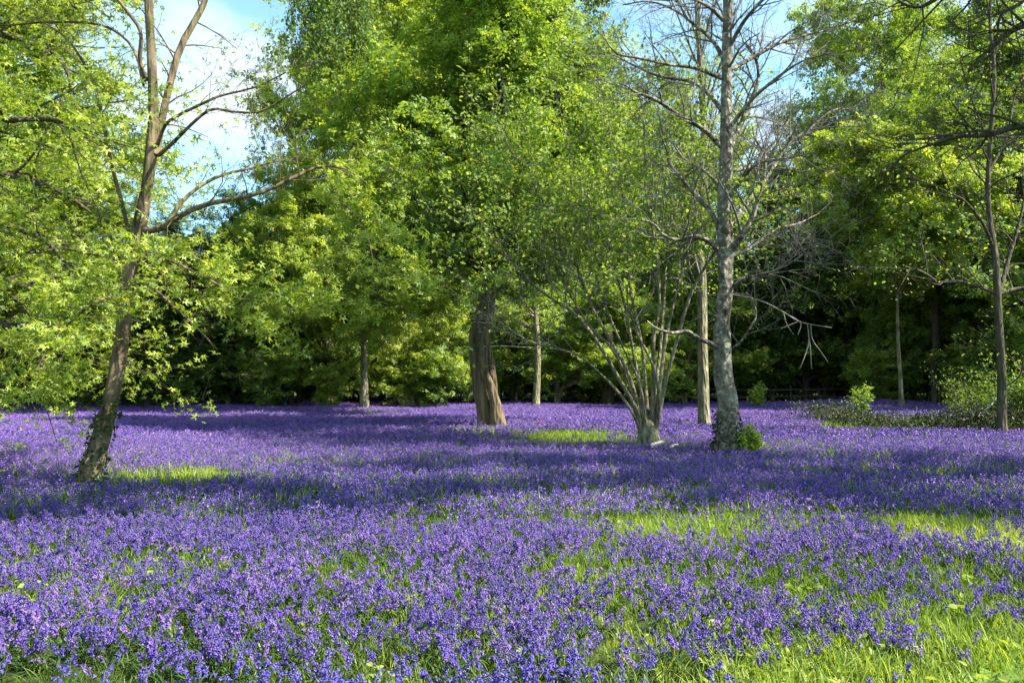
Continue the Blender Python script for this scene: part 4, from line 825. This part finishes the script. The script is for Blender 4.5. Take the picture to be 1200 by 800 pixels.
bb_hi = [join_mesh('bluebell', [(s, 'stem'), (f, 'petal'), (l, 'strap')]) for s, f, l in (bluebell(400 + k, 0) for k in range(7))]
bb_mid = [join_mesh('bluebell_mid', [(s, 'stem'), (f, 'petal'), (l, 'strap')]) for s, f, l in (bluebell(420 + k, 1) for k in range(7))]
def far_patch(seed):
    """a small tuft of seven far-off plants"""
    rng = rs(seed); gs, gf, gl = Geo(), Geo(), Geo()
    for k in range(7):
        a, b_, c_ = bluebell(seed * 31 + k, 2); o = np.array([*(rng.normal(size=2) * .13), 0]); sc = rng.uniform(.8, 1.15); az = rng.uniform(0, 6.28)
        rz = np.array([[math.cos(az), -math.sin(az), 0], [math.sin(az), math.cos(az), 0], [0, 0, 1]])
        for g, q in ((gs, a), (gf, b_), (gl, c_)):
            for v in range(len(q.V)): g.add((q.V[v] * sc) @ rz.T + o, q.F[v] - sum(len(x) for x in q.V[:v]))
    return join_mesh('bluebell_tuft', [(gs, 'stem'), (gf, 'petal'), (gl, 'strap')])
bb_far = [far_patch(k + 1) for k in range(6)]
gr_hi = [grass_mesh(k, 16, .14, .0035) for k in range(5)]; gr_far = [grass_mesh(20 + k, 14, .21, .006, spread=.09, segs=2) for k in range(5)]
lf = [leafy_mesh(k, 12, .04) for k in range(4)]

def noise2(x, y, s, seed):
    r = rs(seed); v = 0
    for k in range(6):
        a = r.uniform(0, 6.28); f = s * r.uniform(.6, 1.7); v = v + np.sin((x * math.cos(a) + y * math.sin(a)) * f + r.uniform(0, 6.28))
    return v / 6
# grassy places: photo column, row, half width, half height, strength (turned into places on the ground)
GREEN = [(205, 550, 75, 8, 1.), (60, 665, 75, 14, .5), (660, 506, 90, 6, .9), (560, 499, 60, 4, .5), (775, 600, 85, 16, .75), (690, 640, 60, 25, .45), (870, 598, 70, 14, .6), (1110, 603, 75, 16, .85),
         (1230, 625, 60, 20, .8), (1060, 785, 190, 60, .97), (1200, 740, 130, 70, .9), (930, 790, 70, 30, .7), (90, 795, 130, 22, .9), (320, 780, 60, 20, .55), (450, 480, 60, 2.5, .7), (1230, 690, 60, 20, .6),
         (600, 700, 80, 25, .3), (230, 640, 60, 14, .35), (150, 680, 50, 14, .3), (850, 690, 60, 20, .3), (930, 515, 50, 6, .45), (360, 530, 45, 3, .5), (480, 690, 40, 20, .25), (1000, 660, 120, 40, .35)]
GW = []
for (px, py, hw, hh, s) in GREEN:
    f = lambda q: 1.35 * F / max(q - 448, 8)
    d0, d1, dm = f(py - hh), f(py + hh), f(py); GW.append(((px - 600) / F * dm, (d0 + d1) / 2, hw / F * dm, (d0 - d1) / 2, s))
def green(x, y):
    g = np.zeros_like(x)
    for (cx, cy, rx, ry, s) in GW: g = np.maximum(g, s * np.exp(-(((x - cx) / rx) ** 2 + ((y - cy) / ry) ** 2) ** 1.3 * .7))
    return g
TRUNKS = [(bA, .28), (bD, .6), (bE, .4), (bF, .4), (bG, .3), (bI, .25)]
def scatter(ymin, ymax, dens, seed, fac=.74, mx=2.0):
    rng = rs(seed); hw = ymax * fac + mx; n = int((ymax - ymin) * 2 * hw * dens); y = rng.uniform(ymin, ymax, n); x = rng.uniform(-hw, hw, n)
    k = np.abs(x) < y * fac + mx; x, y = x[k], y[k]
    for b, r in TRUNKS:
        k = (x - b[0]) ** 2 + (y - b[1]) ** 2 > r * r; x, y = x[k], y[k]
    return x, y, rng
def gn_scatter(name, x, y, rng, coll, scale, tone, nvar, tilt=.16, **tags):
    z = gz(x, y); me = bpy.data.meshes.new(name); me.vertices.add(len(x)); me.vertices.foreach_set('co', np.stack([x, y, z], 1).astype(np.float32).ravel())
    for k, a in (('sc', scale), ('tone', np.clip(tone, 0, 1))): me.attributes.new(k, 'FLOAT', 'POINT').data.foreach_set('value', a.astype(np.float32))
    at = me.attributes.new('idx', 'INT', 'POINT'); at.data.foreach_set('value', rng.integers(0, nvar, len(x)).astype(np.int32))
    rot = np.stack([rng.normal(size=len(x)) * tilt, rng.normal(size=len(x)) * tilt, rng.uniform(0, 6.28, len(x))], 1)
    at = me.attributes.new('rot', 'FLOAT_VECTOR', 'POINT'); at.data.foreach_set('vector', rot.astype(np.float32).ravel())
    o = obj(name, me, kind='stuff', **tags)
    ng = bpy.data.node_groups.new(name, 'GeometryNodeTree'); ng.interface.new_socket('Geometry', in_out='INPUT', socket_type='NodeSocketGeometry'); ng.interface.new_socket('Geometry', in_out='OUTPUT', socket_type='NodeSocketGeometry')
    n = ng.nodes.new; l = ng.links.new
    gi, go = n('NodeGroupInput'), n('NodeGroupOutput'); m2p = n('GeometryNodeMeshToPoints'); iop = n('GeometryNodeInstanceOnPoints'); ci = n('GeometryNodeCollectionInfo')
    ci.inputs['Collection'].default_value = coll; ci.inputs['Separate Children'].default_value = True; ci.inputs['Reset Children'].default_value = True
    def na(nm, ty): q = n('GeometryNodeInputNamedAttribute'); q.data_type = ty; q.inputs[0].default_value = nm; return q.outputs[0]
    l(gi.outputs[0], m2p.inputs[0]); l(m2p.outputs[0], iop.inputs['Points']); l(ci.outputs[0], iop.inputs['Instance']); iop.inputs['Pick Instance'].default_value = True
    l(na('idx', 'INT'), iop.inputs['Instance Index']); l(na('sc', 'FLOAT'), iop.inputs['Scale'])
    e2r = n('FunctionNodeEulerToRotation'); l(na('rot', 'FLOAT_VECTOR'), e2r.inputs[0]); l(e2r.outputs[0], iop.inputs['Rotation'])
    l(iop.outputs[0], go.inputs[0])
    md = o.modifiers.new('scatter', 'NODES'); md.node_group = ng; return o
c_hi, c_mid, c_far = src('src_hi', bb_hi), src('src_mid', bb_mid), src('src_far', bb_far)
c_gr, c_grf, c_lf = src('src_grass', gr_hi), src('src_grassfar', gr_far), src('src_leaf', lf)
def bell_keep(x, y, rng, near=False):
    g = green(x, y); nn = noise2(x, y, 2.6, 7) * .6 + noise2(x, y, 7., 8) * .5
    th = np.interp(y, [2, 6, 12, 20], [.40, .40, .28, .06])
    p = np.clip(1 - th - nn * np.interp(y, [3, 14, 25], [1.3, .7, .1]), .06, 1) * np.clip(1 - g * 1.25, .015, 1)
    return rng.random(len(x)) < p
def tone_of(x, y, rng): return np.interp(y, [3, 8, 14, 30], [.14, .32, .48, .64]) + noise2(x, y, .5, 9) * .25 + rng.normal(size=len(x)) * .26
x, y, r_ = scatter(2.4, 8.5, 340, 1); k = bell_keep(x, y, r_); x, y = x[k], y[k]
# the frontmost plants one by one
PXs, PYs = PX(x, y, gz(x, y) + .28); vis = np.where((PXs > -10) & (PXs < 1210) & (PYs < 815))[0]; front = vis[np.argsort(y[vis])[:300]]
mask = np.ones(len(x), bool); mask[front] = False
me_st, me_fl = [], []
for q in range(7):
    s_, f_, l_ = bluebell(400 + q, 0)
    me_st.append(join_mesh('bluebell', [(s_, 'stem'), (l_, 'strap')])); me_fl.append(join_mesh('flower_head', [(f_, 'petal_near')]))
for q, i in enumerate(front):
    sec = ['far lower left corner', 'left part of the bottom edge', 'bottom edge left of its middle', 'bottom edge right of its middle', 'right part of the bottom edge', 'far lower right corner'][int(np.clip(PXs[i] // 200, 0, 5))]
    o = obj('bluebell', me_st[q % 7], None, label=f'violet bluebell on a dark stem in the frontmost row, {sec}', cat='bluebell', group=f'frontmost bluebells, {sec}')
    o.location = (x[i], y[i], float(gz(x[i], y[i]))); o.rotation_euler = (r_.normal() * .12, r_.normal() * .12, r_.uniform(0, 6.28)); s_ = r_.uniform(.55, .88); o.scale = (s_, s_, s_)
    obj('flower_head', me_fl[q % 7], o)
x, y = x[mask], y[mask]
BB = dict(label='carpet of violet-blue bluebells covering the whole clearing', cat='flowers', group='bluebell carpet')
gn_scatter('bluebell_carpet', x, y, r_, c_hi, r_.uniform(.5, .85, len(x)), tone_of(x, y, r_), 7, **{**BB, 'label': 'near part of the bluebell carpet, single flower heads showing'})
x, y, r_ = scatter(8.5, 20, 210, 2); k = bell_keep(x, y, r_); x, y = x[k], y[k]
gn_scatter('bluebell_carpet', x, y, r_, c_mid, r_.uniform(.55, .95, len(x)), tone_of(x, y, r_), 7, **{**BB, 'label': 'middle part of the bluebell carpet, around the first trees'})
x, y, r_ = scatter(20, 57.5, 24, 3); k = bell_keep(x, y, r_) & (r_.random(len(x)) < .95); x, y = x[k], y[k]
k = ~((y > 24) & (y < 31) & (PX(x, y, 0 * x)[0] > 960)); x, y = x[k], y[k]
gn_scatter('bluebell_carpet', x, y, r_, c_far, r_.uniform(.6, 1.0, len(x)), tone_of(x, y, r_), 6, tilt=.06, **{**BB, 'label': 'far part of the bluebell carpet, a solid violet band before the wood'})
# grass and ground leaves
def gtone(x, y, rng): return .45 + noise2(x, y, 1.5, 12) * .5 + rng.normal(size=len(x)) * .18
x, y, r_ = scatter(2.4, 9, 170, 4); k = r_.random(len(x)) < np.clip(.45 + green(x, y), 0, 1); x, y = x[k], y[k]
gn_scatter('grass', x, y, r_, c_gr, r_.uniform(.6, 1.3, len(x)) * (.8 + .4 * green(x, y)), gtone(x, y, r_), 5, label='bright green grass between the bluebells in front', cat='grass')
x, y, r_ = scatter(9, 32, 34, 5); k = r_.random(len(x)) < np.clip(.5 + green(x, y), 0, 1); x, y = x[k], y[k]
gn_scatter('grass', x, y, r_, c_grf, r_.uniform(.7, 1.2, len(x)), gtone(x, y, r_), 5, label='grass between the bluebells farther back', cat='grass')
x, y, r_ = scatter(2.4, 9, 60, 6); g_ = green(x, y); k = r_.random(len(x)) < np.clip(g_ * 1.0 + .03, 0, 1); x, y = x[k], y[k]
gn_scatter('ground_leaves', x, y, r_, c_lf, r_.uniform(.5, 1.5, len(x)), gtone(x, y, r_) + .15, 4, label='low leafy weeds in the grassy patches', cat='weeds')
# broad-leaved plants in the lower right corner
def rosette(px, py, seed, label, n=9, L0=.16):
    rng = rs(seed); d = 1.5 * F / (py - 448); x_ = (px - 600) / F * d; e = empty('dock_plant', (x_, d, float(gz(x_, d))), label, 'plant')
    for k in range(n):
        a = k * 2.4 + rng.normal() * .2; L_ = L0 * rng.uniform(.7, 1.2); t = np.linspace(0, 1, 6); r = L_ * t; z = L_ * (1.0 * t - .75 * t ** 2) + .02; wd = L_ * .30 * np.array([.12, .55, 1, 1.05, .7, .05])
        c = np.stack([np.cos(a) * r, np.sin(a) * r, z], 1); s_ = np.array([-math.sin(a), math.cos(a), 0]); lift = np.array([0, 0, .35])
        V = np.concatenate([c - s_ * wd[:, None] + lift * wd[:, None], c, c + s_ * wd[:, None] + lift * wd[:, None]]); s = np.arange(5)
        f = np.concatenate([np.stack([s, s + 1, s + 7, s + 6], 1), np.stack([s + 6, s + 7, s + 13, s + 12], 1)])
        obj('leaf', mesh('leaf', V, f, M['weed'], {'v': np.full(18, rng.random())}, True), e)
rosette(1150, 790, 1, 'broad-leaved plant in the bottom right corner of the grass', 11, .17)
rosette(1185, 782, 2, 'broad-leaved plant touching the right frame edge at the bottom', 9, .15)
rosette(1105, 800, 3, 'broad-leaved plant at the bottom edge, leftmost of those in the corner', 8, .13)
rosette(1165, 765, 4, 'small broad-leaved plant just above the corner ones', 8, .11)
